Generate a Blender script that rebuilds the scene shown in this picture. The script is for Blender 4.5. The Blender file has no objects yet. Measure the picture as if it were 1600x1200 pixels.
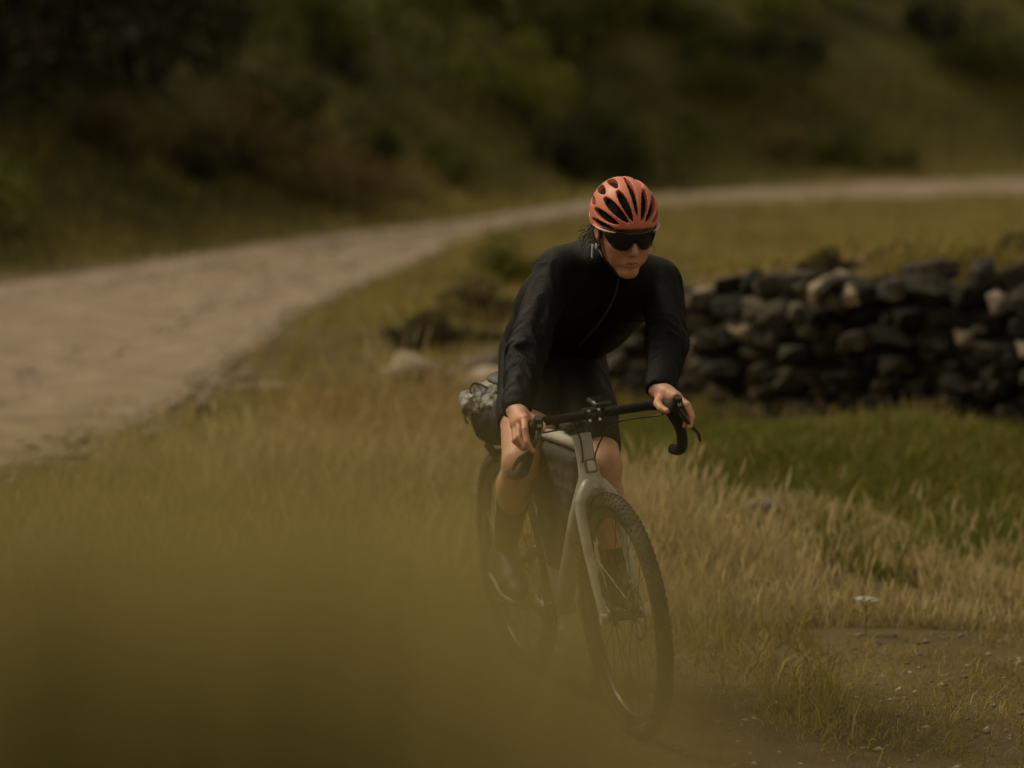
import bpy, math, random
import numpy as np
from mathutils import Matrix, Vector

rng = np.random.default_rng(7)
random.seed(7)
SC = bpy.context.scene
COL = SC.collection
R = math.radians

# ------------------------------------------------------------------ camera, sky, sun, exposure
cam_d = bpy.data.cameras.new('camera')
cam_d.sensor_width = 36.0
cam_d.lens = 119.0
cam_d.clip_start = 0.05
cam_d.clip_end = 2000
cam_d.dof.use_dof = True
cam_d.dof.focus_distance = 9.75
cam_d.dof.aperture_fstop = 1.8
cam_d.dof.aperture_blades = 0
cam = bpy.data.objects.new('camera', cam_d)
COL.objects.link(cam)
cam.location = (0, 0, 2.04)
cam.rotation_euler = (R(90 - 6.2), 0, 0)
SC.camera = cam

SUN_EL, SUN_AZ = 52, -62          # azimuth from +Y (view direction), negative = left
world = bpy.data.worlds.new('World')
SC.world = world
world.use_nodes = True
wn, wl = world.node_tree.nodes, world.node_tree.links
wn.clear()
sky = wn.new('ShaderNodeTexSky')
sky.sky_type = 'NISHITA'
sky.sun_disc = False
sky.sun_elevation = R(SUN_EL)
sky.sun_rotation = R(SUN_AZ)
sky.air_density = 1.0
sky.dust_density = 3.0
ovc = wn.new('ShaderNodeHueSaturation')      # cloud cover: the blue is greyed out
ovc.inputs['Saturation'].default_value = 0.12
wl.new(sky.outputs[0], ovc.inputs['Color'])
tint = wn.new('ShaderNodeMix')
tint.data_type = 'RGBA'
tint.blend_type = 'MULTIPLY'
tint.inputs['Factor'].default_value = 1.0
tint.inputs[7].default_value = (1.0, 0.86, 0.58, 1)
wl.new(ovc.outputs[0], tint.inputs[6])
bg = wn.new('ShaderNodeBackground')
bg.inputs['Strength'].default_value = 0.09
wl.new(tint.outputs[2], bg.inputs['Color'])
wo = wn.new('ShaderNodeOutputWorld')
wl.new(bg.outputs[0], wo.inputs['Surface'])

sun_d = bpy.data.lights.new('sun', 'SUN')
sun_d.energy = 1.3
sun_d.angle = R(20)
sun_d.color = (1.0, 0.89, 0.68)
sun = bpy.data.objects.new('sun', sun_d)
COL.objects.link(sun)
sdir = Vector((math.sin(R(SUN_AZ)) * math.cos(R(SUN_EL)), math.cos(R(SUN_AZ)) * math.cos(R(SUN_EL)), math.sin(R(SUN_EL))))
sun.rotation_euler = sdir.to_track_quat('Z', 'Y').to_euler()

vs = SC.view_settings
vs.view_transform = 'Standard'
vs.look = 'None'
vs.gamma = 1
vs.use_curve_mapping = False
vs.exposure = 0.45
SC.cycles.use_denoising = True

# ------------------------------------------------------------------ helpers
def tag(o, label=None, cat=None, group=None, kind=None):
    if label: o['label'] = label
    if cat: o['category'] = cat
    if group: o['group'] = group
    if kind: o['kind'] = kind
    return o

def empty(name, parent=None, loc=(0, 0, 0)):
    o = bpy.data.objects.new(name, None)
    COL.objects.link(o)
    o.location = loc
    o.empty_display_size = 0.1
    if parent: o.parent = parent
    return o

def mesh_obj(name, V, F, mat=None, parent=None, smooth=True, attrs=None, mats=None, fmat=None):
    me = bpy.data.meshes.new(name)
    V = np.asarray(V, dtype=np.float32)
    if isinstance(F, np.ndarray) and F.ndim == 2:
        n, w = F.shape
        me.vertices.add(len(V)); me.vertices.foreach_set('co', V.ravel())
        me.loops.add(n * w); me.loops.foreach_set('vertex_index', F.astype(np.int32).ravel())
        me.polygons.add(n); me.polygons.foreach_set('loop_start', np.arange(0, n * w, w, dtype=np.int32))
        me.update(calc_edges=True)
    else:
        me.from_pydata([tuple(map(float, v)) for v in V], [], [tuple(int(i) for i in f) for f in F])
    if smooth:
        me.polygons.foreach_set('use_smooth', np.ones(len(me.polygons), dtype=bool))
    for k, a in (attrs or {}).items():
        at = me.attributes.new(k, 'FLOAT', 'POINT')
        at.data.foreach_set('value', np.asarray(a, dtype=np.float32))
    if mats:
        for m in mats: me.materials.append(m)
        if fmat is not None:
            me.polygons.foreach_set('material_index', np.asarray(fmat, dtype=np.int32))
    elif mat:
        me.materials.append(mat)
    me.validate()
    o = bpy.data.objects.new(name, me)
    COL.objects.link(o)
    if parent: o.parent = parent
    return o

class MB:
    """collects shapes; build() links them as one mesh"""
    def __init__(s): s.V, s.F = [], []
    def add(s, V, F):
        o = len(s.V)
        s.V.extend([tuple(map(float, v)) for v in V]); s.F.extend([tuple(i + o for i in f) for f in F]); return s
    def tube(s, pts, rad, n=12, caps=True, flat=None):
        """swept tube; rad scalar / list; flat=(side_vector, ratio) squashes the section along side_vector"""
        P = [Vector(p) for p in pts]
        rad = [rad] * len(P) if not hasattr(rad, '__len__') else list(rad)
        V, F = [], []
        prev = None
        for i, p in enumerate(P):
            t = (P[min(i + 1, len(P) - 1)] - P[max(i - 1, 0)]).normalized()
            if flat:
                a = Vector(flat[0]); a = (a - t * a.dot(t)).normalized()
            elif prev is None:
                a = t.orthogonal().normalized()
            else:
                a = (prev - t * prev.dot(t)).normalized()
            prev = a
            b = t.cross(a)
            r = rad[i]
            ra, rb = (r if not hasattr(r, '__len__') else r[0]), (r if not hasattr(r, '__len__') else r[1])
            if flat and not hasattr(r, '__len__'): ra = r * flat[1]
            for k in range(n):
                w = 2 * math.pi * k / n
                V.append(p + a * (ra * math.cos(w)) + b * (rb * math.sin(w)))
        for i in range(len(P) - 1):
            for k in range(n):
                k2 = (k + 1) % n
                F.append((i * n + k, i * n + k2, (i + 1) * n + k2, (i + 1) * n + k))
        if caps:
            F.append(tuple(range(n - 1, -1, -1))); F.append(tuple((len(P) - 1) * n + k for k in range(n)))
        return s.add(V, F)
    def lathe(s, prof, c=(0, 0, 0), n=48, closed=True, half=None):
        """profile of (radius, y) turned about the y axis through c"""
        V, F = [], []
        m = len(prof)
        for k in range(n):
            w = 2 * math.pi * k / n
            for (r, y) in prof:
                V.append((c[0] + r * math.cos(w), c[1] + y, c[2] + r * math.sin(w)))
        for k in range(n):
            k2 = (k + 1) % n
            for j in range(m if closed else m - 1):
                j2 = (j + 1) % m
                F.append((k * m + j, k * m + j2, k2 * m + j2, k2 * m + j))
        return s.add(V, F)
    def box(s, c, d, rot=None, bev=0.12):
        """box with chamfered edges: 24 corner points"""
        h = [x / 2 for x in d]
        b = min(h) * bev * 2
        V, idx = [], {}
        for sx in (-1, 1):
            for sy in (-1, 1):
                for sz in (-1, 1):
                    for ax in range(3):
                        q = [sx * h[0], sy * h[1], sz * h[2]]
                        for a2 in range(3):
                            if a2 != ax: q[a2] -= math.copysign(b, q[a2])
                        idx[(sx, sy, sz, ax)] = len(V); V.append(q)
        F = []
        for ax in range(3):
            a1, a2 = [(1, 2), (2, 0), (0, 1)][ax]
            for sg in (-1, 1):
                loop = []
                for (u, v) in ((-1, -1), (1, -1), (1, 1), (-1, 1)):
                    k = [0, 0, 0]; k[ax] = sg; k[a1] = u; k[a2] = v
                    loop.append(idx[(*k, ax)])
                F.append(tuple(loop if sg > 0 else loop[::-1]))
        for ax in range(3):
            a1, a2 = [(1, 2), (2, 0), (0, 1)][ax]
            for u in (-1, 1):
                for v in (-1, 1):
                    k0 = [0, 0, 0]; k0[a1] = u; k0[a2] = v
                    ka, kb = list(k0), list(k0); ka[ax] = -1; kb[ax] = 1
                    q = (idx[(*ka, a1)], idx[(*kb, a1)], idx[(*kb, a2)], idx[(*ka, a2)])
                    F.append(q if u * v < 0 else q[::-1])
        for sx in (-1, 1):
            for sy in (-1, 1):
                for sz in (-1, 1):
                    t = tuple(idx[(sx, sy, sz, a)] for a in range(3))
                    F.append(t if sx * sy * sz > 0 else t[::-1])
        M = rot if rot is not None else Matrix.Identity(3)
        return s.add([M @ Vector(v) + Vector(c) for v in V], F)
    def build(s, name, mat, parent=None, smooth=True, auto=True):
        o = mesh_obj(name, np.array(s.V), s.F, mat, parent, smooth)
        if auto and smooth:
            o.data.set_sharp_from_angle(angle=R(38))
        return o

def catmull(P, n):
    P = [Vector(p) for p in P]
    out = []
    for i in range(len(P) - 1):
        p0, p1, p2, p3 = P[max(i - 1, 0)], P[i], P[i + 1], P[min(i + 2, len(P) - 1)]
        for k in range(n):
            t = k / n
            out.append(0.5 * ((2 * p1) + (p2 - p0) * t + (2 * p0 - 5 * p1 + 4 * p2 - p3) * t * t + (3 * p1 - p0 - 3 * p2 + p3) * t ** 3))
    out.append(P[-1])
    return out

def lerp_list(a, n):
    a = np.asarray(a, float); x = np.linspace(0, len(a) - 1, n)
    return list(np.interp(x, np.arange(len(a)), a))

def hash3(i, j, k):
    h = (i * 374761393 + j * 668265263 + k * 2147483647 + 1013904223) & 0xFFFFFFFF
    h = ((h ^ (h >> 13)) * 1274126177) & 0xFFFFFFFF
    return ((h ^ (h >> 16)) & 0xFFFF) / 65535.0

def vnoise(x, y, z=0.0):
    x, y, z = np.broadcast_arrays(np.asarray(x, float), np.asarray(y, float), np.asarray(z, float))
    xi, yi, zi = np.floor(x).astype(np.int64), np.floor(y).astype(np.int64), np.floor(z).astype(np.int64)
    fx, fy, fz = x - xi, y - yi, z - zi
    fx, fy, fz = [f * f * (3 - 2 * f) for f in (fx, fy, fz)]
    r = 0
    for a in (0, 1):
        for b in (0, 1):
            for c in (0, 1):
                w = (fx if a else 1 - fx) * (fy if b else 1 - fy) * (fz if c else 1 - fz)
                r = r + w * hash3(xi + a, yi + b, zi + c)
    return r * 2 - 1

# ---- signed-distance modelling (body, jacket, helmet...)
class Vol:
    def __init__(s, lo, hi, h):
        s.lo, s.h = np.array(lo, float), h
        s.n = np.ceil((np.array(hi) - s.lo) / h).astype(int) + 1
        s.A = np.full(s.n, 1.0, np.float32)
    def blk(s, lo, hi):
        i0 = np.clip(np.floor((np.array(lo) - s.lo) / s.h).astype(int), 0, s.n)
        i1 = np.clip(np.ceil((np.array(hi) - s.lo) / s.h).astype(int) + 1, 0, s.n)
        sl = tuple(slice(a, b) for a, b in zip(i0, i1))
        ax = [(s.lo[d] + np.arange(i0[d], i1[d]) * s.h).astype(np.float32) for d in range(3)]
        return sl, ax[0][:, None, None], ax[1][None, :, None], ax[2][None, None, :]
    def put(s, sl, d, k, sub):
        a = s.A[sl]
        if sub: a = -a
        if k > 0:
            h = np.clip(0.5 + 0.5 * (d - a) / k, 0, 1)
            r = d + (a - d) * h - k * h * (1 - h)
        else: r = np.minimum(a, d)
        s.A[sl] = -r if sub else r
    def cap(s, a, b, ra, rb=None, k=0.01, sub=False):
        rb = ra if rb is None else rb
        a, b = np.array(a, float), np.array(b, float)
        m = max(ra, rb) + k + 3 * s.h
        sl, X, Y, Z = s.blk(np.minimum(a, b) - m, np.maximum(a, b) + m)
        ba = b - a; L = max(float(ba @ ba), 1e-9)
        t = np.clip(((X - a[0]) * ba[0] + (Y - a[1]) * ba[1] + (Z - a[2]) * ba[2]) / L, 0, 1)
        d = np.sqrt((X - a[0] - t * ba[0]) ** 2 + (Y - a[1] - t * ba[1]) ** 2 + (Z - a[2] - t * ba[2]) ** 2) - (ra + (rb - ra) * t)
        s.put(sl, d.astype(np.float32), k, sub); return s
    def ell(s, c, r, M=None, k=0.01, sub=False):
        c, r = np.array(c, float), np.array(r, float)
        M = np.eye(3) if M is None else np.array(M, float)[:3, :3]
        m = max(r) + k + 3 * s.h
        sl, X, Y, Z = s.blk(c - m, c + m)
        x, y, z = X - c[0], Y - c[1], Z - c[2]
        q = [M[0, i] * x + M[1, i] * y + M[2, i] * z for i in range(3)]
        k0 = np.sqrt(sum((q[i] / r[i]) ** 2 for i in range(3)))
        k1 = np.sqrt(sum((q[i] / r[i] ** 2) ** 2 for i in range(3))) + 1e-6
        s.put(sl, (k0 * (k0 - 1) / k1).astype(np.float32), k, sub); return s
    def plane_cut(s, n, c, k=0.006):
        """keeps the side where n.p < c"""
        sl, X, Y, Z = s.blk(s.lo, s.lo + s.n * s.h)
        d = c - (n[0] * X + n[1] * Y + n[2] * Z)
        s.put(sl, d.astype(np.float32), k, True); return s
    def mesh(s):
        A = s.A; S = A < 0
        S8 = S.astype(np.uint8)
        nx, ny, nz = A.shape
        cnt = np.zeros((nx - 1, ny - 1, nz - 1), np.uint8)
        for a in (0, 1):
            for b in (0, 1):
                for c in (0, 1):
                    cnt += S8[a:nx - 1 + a, b:ny - 1 + b, c:nz - 1 + c]
        act = np.argwhere((cnt > 0) & (cnt < 8))
        idx = np.full(cnt.shape, -1, np.int32)
        I, J, K = act.T
        idx[I, J, K] = np.arange(len(act), dtype=np.int32)
        acc = np.zeros((len(act), 3)); num = np.zeros(len(act))
        cr = [(a, b, c) for a in (0, 1) for b in (0, 1) for c in (0, 1)]
        for p in cr:
            for d in range(3):
                if p[d] == 0:
                    q = list(p); q[d] = 1
                    f0 = A[I + p[0], J + p[1], K + p[2]]; f1 = A[I + q[0], J + q[1], K + q[2]]
                    m = (f0 < 0) != (f1 < 0)
                    t = np.where(m, f0 / np.where(m, f0 - f1, 1), 0)
                    pos = np.tile(np.array(p, float), (len(act), 1)); pos[:, d] += t
                    acc += pos * m[:, None]; num += m
        V = s.lo + (act + acc / num[:, None]) * s.h
        Fs = []
        for d in range(3):
            sl0 = [slice(None)] * 3; sl1 = [slice(None)] * 3
            sl0[d] = slice(0, -1); sl1[d] = slice(1, None)
            e = np.argwhere(S[tuple(sl0)] != S[tuple(sl1)])
            u, v = [(1, 2), (2, 0), (0, 1)][d]
            e = e[(e[:, u] > 0) & (e[:, v] > 0) & (e[:, u] < A.shape[u] - 1) & (e[:, v] < A.shape[v] - 1)]
            q = []
            for (du, dv) in ((-1, -1), (0, -1), (0, 0), (-1, 0)):
                f = e.copy(); f[:, u] += du; f[:, v] += dv
                q.append(idx[f[:, 0], f[:, 1], f[:, 2]])
            q = np.stack(q, 1)
            ins = S[e[:, 0], e[:, 1], e[:, 2]]
            q[~ins] = q[~ins][:, ::-1]
            Fs.append(q)
        F = np.concatenate(Fs); F = F[(F >= 0).all(1)]
        return V, F

def relax(V, F, it=2, w=0.5):
    for _ in range(it):
        s = np.zeros_like(V); c = np.zeros(len(V))
        for a, b in ((0, 1), (1, 2), (2, 3), (3, 0)):
            np.add.at(s, F[:, a], V[F[:, b]]); np.add.at(c, F[:, a], 1)
            np.add.at(s, F[:, b], V[F[:, a]]); np.add.at(c, F[:, b], 1)
        V = V + (s / np.maximum(c, 1)[:, None] - V) * w
    return V

def normals(V, F):
    n = np.cross(V[F[:, 2]] - V[F[:, 0]], V[F[:, 3]] - V[F[:, 1]])
    N = np.zeros_like(V)
    for i in range(4): np.add.at(N, F[:, i], n)
    return N / (np.linalg.norm(N, axis=1)[:, None] + 1e-12)

# ------------------------------------------------------------------ materials
def mat(name, col, rough=0.6, metal=0.0, col2=None, scale=8.0, bump=0.0, bscale=60.0, obj_rand=0.0, attr=None, spec=0.5,
        transl=0.0, coat=0.0, sheen=0.0, detail=6.0, ramp=(0.35, 0.65), sss=0.0, coords='Object'):
    m = bpy.data.materials.new(name)
    m.use_nodes = True
    nt = m.node_tree; n = nt.nodes; l = nt.links
    b = n['Principled BSDF']
    b.inputs['Roughness'].default_value = rough
    b.inputs['Metallic'].default_value = metal
    b.inputs['Specular IOR Level'].default_value = spec
    b.inputs['Coat Weight'].default_value = coat
    b.inputs['Coat Roughness'].default_value = 0.15
    b.inputs['Sheen Weight'].default_value = sheen
    if sss:
        b.inputs['Subsurface Weight'].default_value = sss
        b.inputs['Subsurface Radius'].default_value = (0.012, 0.004, 0.002)
        b.inputs['Subsurface Scale'].default_value = 0.6
    tc = n.new('ShaderNodeTexCoord')
    c = n.new('ShaderNodeRGB'); c.outputs[0].default_value = (*col, 1)
    out = c.outputs[0]
    if col2:
        mx = n.new('ShaderNodeMix'); mx.data_type = 'RGBA'
        c2 = n.new('ShaderNodeRGB'); c2.outputs[0].default_value = (*col2, 1)
        if attr:
            at = n.new('ShaderNodeAttribute'); at.attribute_name = attr
            l.new(at.outputs['Fac'], mx.inputs['Factor'])
        else:
            t = n.new('ShaderNodeTexNoise'); t.inputs['Scale'].default_value = scale; t.inputs['Detail'].default_value = detail
            l.new(tc.outputs[coords], t.inputs['Vector'])
            rp = n.new('ShaderNodeMapRange'); rp.inputs[1].default_value = ramp[0]; rp.inputs[2].default_value = ramp[1]
            l.new(t.outputs['Fac'], rp.inputs[0]); l.new(rp.outputs[0], mx.inputs['Factor'])
        l.new(out, mx.inputs[6]); l.new(c2.outputs[0], mx.inputs[7])
        out = mx.outputs[2]
    if obj_rand:
        oi = n.new('ShaderNodeObjectInfo')
        mr = n.new('ShaderNodeMapRange'); mr.inputs[3].default_value = 1 - obj_rand; mr.inputs[4].default_value = 1 + obj_rand
        l.new(oi.outputs['Random'], mr.inputs[0])
        hs = n.new('ShaderNodeHueSaturation'); l.new(mr.outputs[0], hs.inputs['Value']); l.new(out, hs.inputs['Color'])
        out = hs.outputs[0]
    l.new(out, b.inputs['Base Color'])
    if bump:
        t2 = n.new('ShaderNodeTexNoise'); t2.inputs['Scale'].default_value = bscale; t2.inputs['Detail'].default_value = 5
        l.new(tc.outputs[coords], t2.inputs['Vector'])
        bp = n.new('ShaderNodeBump'); bp.inputs['Strength'].default_value = bump; bp.inputs['Distance'].default_value = 0.02
        l.new(t2.outputs['Fac'], bp.inputs['Height']); l.new(bp.outputs[0], b.inputs['Normal'])
    if transl:
        tr = n.new('ShaderNodeBsdfTranslucent'); l.new(out, tr.inputs['Color'])
        ms = n.new('ShaderNodeMixShader'); ms.inputs[0].default_value = transl
        l.new(b.outputs[0], ms.inputs[1]); l.new(tr.outputs[0], ms.inputs[2])
        l.new(ms.outputs[0], n['Material Output'].inputs['Surface'])
    return m

M_ = dict(
    ground=mat('earth_and_turf', (0.12, 0.088, 0.042), 0.95, col2=(0.075, 0.058, 0.024), scale=1.2, bump=0.6, bscale=25, spec=0.1),
    hill=mat('hillside_turf', (0.075, 0.066, 0.018), 0.95, col2=(0.035, 0.034, 0.012), scale=0.5, bump=0.5, bscale=6, spec=0.1),
    trail=mat('trail_dirt', (0.12, 0.085, 0.045), 0.95, col2=(0.075, 0.052, 0.026), scale=5, bump=0.8, bscale=50, spec=0.15),
    road=mat('gravel_road', (0.275, 0.212, 0.157), 0.92, col2=(0.175, 0.132, 0.093), scale=3.1, bump=0.7, bscale=30, spec=0.2),
    gravel=mat('gravel_stone', (0.25, 0.20, 0.15), 0.9, col2=(0.44, 0.37, 0.29), attr='rnd', spec=0.2),
    pebble=mat('pebble_stone', (0.10, 0.08, 0.055), 0.9, col2=(0.34, 0.29, 0.21), attr='rnd', spec=0.2),
    stone=mat('wall_stone', (0.135, 0.114, 0.085), 0.92, col2=(0.075, 0.063, 0.046), scale=7, bump=0.6, bscale=20, obj_rand=0.5, spec=0.2),
    stone_dark=mat('dark_wall_stone', (0.050, 0.044, 0.036), 0.92, col2=(0.022, 0.020, 0.015), scale=7, bump=0.6, bscale=20, obj_rand=0.5, spec=0.2),  # shaded copy for the wall's right end, also a plain dark rock
    stone_pale=mat('pale_stone', (0.38, 0.32, 0.25), 0.92, col2=(0.24, 0.19, 0.14), scale=8, bump=0.5, bscale=20, obj_rand=0.25, spec=0.2),
    core=mat('wall_core_earth', (0.045, 0.038, 0.029), 1.0, col2=(0.025, 0.021, 0.016), scale=8, spec=0.05),
    grass_dry=mat('dry_grass_blades', (0.20, 0.145, 0.055), 0.8, col2=(0.68, 0.57, 0.33), attr='rnd', transl=0.3, spec=0.2),
    grass_green=mat('green_grass_blades', (0.105, 0.115, 0.013), 0.75, col2=(0.19, 0.19, 0.034), attr='rnd', transl=0.3, spec=0.2),
    grass_mix=mat('olive_grass_blades', (0.19, 0.165, 0.038), 0.8, col2=(0.42, 0.33, 0.11), attr='rnd', transl=0.3, spec=0.2),
    grass_fern=mat('rusty_dry_grass_blades', (0.30, 0.205, 0.085), 0.8, col2=(0.56, 0.42, 0.21), attr='rnd', transl=0.3, spec=0.2),
    weed_near=mat('near_weed_blades', (0.055, 0.055, 0.012), 0.8, col2=(0.10, 0.09, 0.022), attr='rnd', transl=0.3, spec=0.15),
    grass_near=mat('near_grass_blades', (0.34, 0.285, 0.10), 0.8, col2=(0.56, 0.455, 0.19), attr='rnd', transl=0.35, spec=0.15),
    leaf=mat('shrub_leaves', (0.066, 0.076, 0.010), 0.7, col2=(0.145, 0.145, 0.024), attr='rnd', obj_rand=0.45, transl=0.25, spec=0.2),
    leaf_tawny=mat('tawny_shrub_leaves', (0.11, 0.08, 0.025), 0.7, col2=(0.17, 0.12, 0.05), attr='rnd', obj_rand=0.3, transl=0.25, spec=0.2),
    heather=mat('heather_leaves', (0.034, 0.027, 0.010), 0.75, col2=(0.085, 0.066, 0.028), attr='rnd', transl=0.2, spec=0.2),
    leaf_dark=mat('dark_shrub_leaves', (0.016, 0.016, 0.006), 0.75, col2=(0.034, 0.031, 0.010), attr='rnd', obj_rand=0.3, transl=0.15, spec=0.2),
    stem=mat('shrub_stem_bark', (0.07, 0.05, 0.03), 0.9, col2=(0.04, 0.03, 0.02), scale=20),
    skin=mat('skin', (0.59, 0.33, 0.22), 0.5, col2=(0.50, 0.235, 0.16), scale=24, bump=0.06, bscale=180, sss=0.15, spec=0.4),
    lips=mat('lip_skin', (0.40, 0.16, 0.12), 0.45, col2=(0.36, 0.14, 0.10), scale=40, spec=0.4),
    nail=mat('nail_skin', (0.60, 0.36, 0.27), 0.35),
    hair=mat('brown_hair', (0.045, 0.025, 0.013), 0.5, col2=(0.10, 0.055, 0.028), scale=90),
    jacket=mat('black_nylon_jacket', (0.0035, 0.0035, 0.0038), 0.58, col2=(0.005, 0.005, 0.0055), scale=30, bump=0.35, bscale=240, spec=0.16),
    shorts=mat('black_lycra', (0.005, 0.0045, 0.0045), 0.65, col2=(0.008, 0.007, 0.0065), scale=60, bump=0.15, bscale=500, spec=0.2),
    zip=mat('zip_teeth', (0.02, 0.02, 0.022), 0.4, spec=0.5),
    sock=mat('dark_sock_knit', (0.022, 0.022, 0.02), 0.9, col2=(0.03, 0.03, 0.027), scale=80, bump=0.4, bscale=500, spec=0.1),
    shoe=mat('dark_shoe', (0.03, 0.03, 0.028), 0.5, col2=(0.045, 0.044, 0.04), scale=30, bump=0.2, bscale=200),
    sole=mat('pale_shoe_sole', (0.42, 0.38, 0.31), 0.7, col2=(0.30, 0.27, 0.21), scale=30),
    helmet=mat('coral_helmet_shell', (0.64, 0.20, 0.125), 0.5, col2=(0.57, 0.17, 0.105), scale=12, coat=0.04, spec=0.4),
    helmet_trim=mat('pale_pink_trim', (0.78, 0.52, 0.46), 0.35),
    liner=mat('black_helmet_liner', (0.012, 0.01, 0.01), 0.9, bump=0.3, bscale=120, spec=0.1),
    strap=mat('black_webbing', (0.012, 0.012, 0.012), 0.8, bump=0.3, bscale=400),
    buckle=mat('grey_buckle', (0.34, 0.38, 0.39), 0.35, col2=(0.22, 0.25, 0.26), scale=60),
    lens=mat('black_visor_lens', (0.004, 0.003, 0.003), 0.08, spec=0.5, coat=0.0),
    glassframe=mat('black_sunglass_frame', (0.01, 0.01, 0.01), 0.35),
    frame=mat('silver_grey_frame_paint', (0.42, 0.41, 0.37), 0.38, col2=(0.22, 0.185, 0.13), scale=26, coat=0.2, spec=0.5, ramp=(.54, .80)),
    badge=mat('pale_head_badge', (0.58, 0.56, 0.47), 0.35),
    badge_dark=mat('dark_badge_outline', (0.10, 0.095, 0.08), 0.45),
    rubber=mat('tyre_rubber', (0.032, 0.029, 0.025), 0.85, col2=(0.075, 0.064, 0.045), scale=22, bump=0.3, bscale=150, spec=0.2),
    rim=mat('black_carbon_rim', (0.016, 0.016, 0.016), 0.4, col2=(0.03, 0.028, 0.025), scale=25, coat=0.2),
    black_metal=mat('black_anodised_metal', (0.014, 0.014, 0.014), 0.38, metal=0.0, spec=0.5),
    steel=mat('bare_steel', (0.50, 0.50, 0.48), 0.3, metal=1.0, col2=(0.40, 0.40, 0.38), scale=40),
    spoke=mat('dark_spoke_steel', (0.06, 0.06, 0.06), 0.35, metal=0.8),
    tape=mat('black_bar_tape', (0.013, 0.013, 0.013), 0.75, bump=0.5, bscale=220, spec=0.25),
    hoodm=mat('black_hood_rubber', (0.014, 0.014, 0.014), 0.6, bump=0.3, bscale=300, spec=0.35),
    screen=mat('dark_screen_glass', (0.012, 0.013, 0.014), 0.1),
    saddle=mat('black_saddle_leather', (0.012, 0.011, 0.011), 0.5, bump=0.2, bscale=150),
    bag=mat('black_bag_fabric', (0.014, 0.013, 0.012), 0.75, bump=0.4, bscale=160, col2=(0.022, 0.02, 0.018), scale=20),
    bag_grey=mat('grey_crumpled_fabric', (0.07, 0.068, 0.058), 0.6, col2=(0.30, 0.285, 0.24), scale=16, bump=0.5, bscale=70, ramp=(0.4, 0.6)),
    umbel=mat('white_flower', (0.36, 0.34, 0.26), 0.8),
)

# ------------------------------------------------------------------ ground
NEAR = [(-4.4, 8), (-2.6, 13), (-1.62, 17.0), (-1.38, 22.8), (-.83, 27.5), (-.12, 32.4), (1.35, 35.7), (4.3, 37.9), (10, 40), (26, 44)]
FAR = [(-11, 11), (-8, 18), (-5.4, 23), (-3.2, 28.0), (-1.88, 31.0), (-.26, 34.2), (1.5, 38.2), (4.75, 41.6), (10, 44.2), (26, 48.5)]
near_c = np.array([(p.x, p.y) for p in catmull([(a, b, 0) for a, b in NEAR], 12)])
far_c = np.array([(p.x, p.y) for p in catmull([(a, b, 0) for a, b in FAR], 12)])

def in_poly(x, y, poly):
    x, y = np.asarray(x), np.asarray(y)
    ins = np.zeros(x.shape, bool)
    j = len(poly) - 1
    for i in range(len(poly)):
        xi, yi = poly[i]; xj, yj = poly[j]
        c = ((yi > y) != (yj > y)) & (x < (xj - xi) * (y - yi) / (yj - yi + 1e-12) + xi)
        ins ^= c; j = i
    return ins
road_poly = np.concatenate([near_c, far_c[::-1]])

def dist_line(x, y, L):
    d = np.full(np.shape(x), 1e9)
    for i in range(len(L) - 1):
        a, b = L[i], L[i + 1]
        ba = b - a
        t = np.clip(((x - a[0]) * ba[0] + (y - a[1]) * ba[1]) / (ba @ ba), 0, 1)
        d = np.minimum(d, np.hypot(x - a[0] - t * ba[0], y - a[1] - t * ba[1]))
    return d

def side_far(x, y):
    """signed distance beyond the road's far edge (positive up the hillside)"""
    d = dist_line(x, y, far_c)
    poly = np.concatenate([far_c, np.array([(300, 60), (300, -60), (-11, -60)])])
    return np.where(in_poly(x, y, poly), -d, d)

BX, BY = 0.04874, 10.46347
HEAD, LEAN = 0.30151564, 0.1086189
TRAIL = np.array([(BX - .5 * math.sin(HEAD), BY + 0.8), (BX, BY), (BX + math.sin(HEAD) * 1.3, BY - math.cos(HEAD) * 1.3), (1.5, 7.2), (3.5, 4.5)])

def sstep(a, b, x):
    t = np.clip((x - a) / (b - a), 0, 1); return t * t * (3 - 2 * t)

WH_X, WH_H = [.08, .25, .5, 1.0, 1.5, 1.9, 3, 6], [.20, .40, .54, .64, .74, .82, .88, .88]
WL = np.array([(0.08, 17.92), (0.53, 17.5), (1.84, 16.3), (3.2, 15.3), (6.0, 13.6)])

def ground_z(x, y):
    x, y = np.asarray(x, float), np.asarray(y, float)
    tr = dist_line(x, y, TRAIL)
    flat = sstep(0.35, 1.6, tr)
    inroad = in_poly(x, y, road_poly)
    z = (0.05 * vnoise(x * 0.9, y * 0.9) + 0.025 * vnoise(x * 2.3, y * 2.3, 5)) * flat * np.where(inroad, 0.25, 1)
    z = z + 1.05 * (1 - sstep(1.2, 6.8, y + 0.25 * x))
    # verge and turf bank between track and wall
    z = z + 0.10 * np.exp(-(((x + 0.6) / 1.0) ** 2 + ((y - 21.5) / 2.2) ** 2))
    z = z + 0.16 * np.exp(-(((x - 1.6) / 0.9) ** 2 + ((y - 14.8) / 1.2) ** 2))
    dw = dist_line(x, y, WL)
    behind = (y > np.interp(x, WL[:, 0], WL[:, 1])) & (x > -.6)
    z = z + np.where(behind, np.interp(x, WH_X, WH_H) * .96 * sstep(.02, .22, dw) * (1 - sstep(.8, 7.0, dw)) * sstep(-.1, .5, x), 0)
    s = np.maximum(side_far(x, y), 0)
    z = z + 0.50 * s * sstep(0, 3.0, s) + np.where(s > 0.5, 0.22 * vnoise(x * 0.25, y * 0.25, 9) * sstep(0.5, 4, s), 0) - 0.0012 * np.minimum(s, 150) ** 2
    return z

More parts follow.
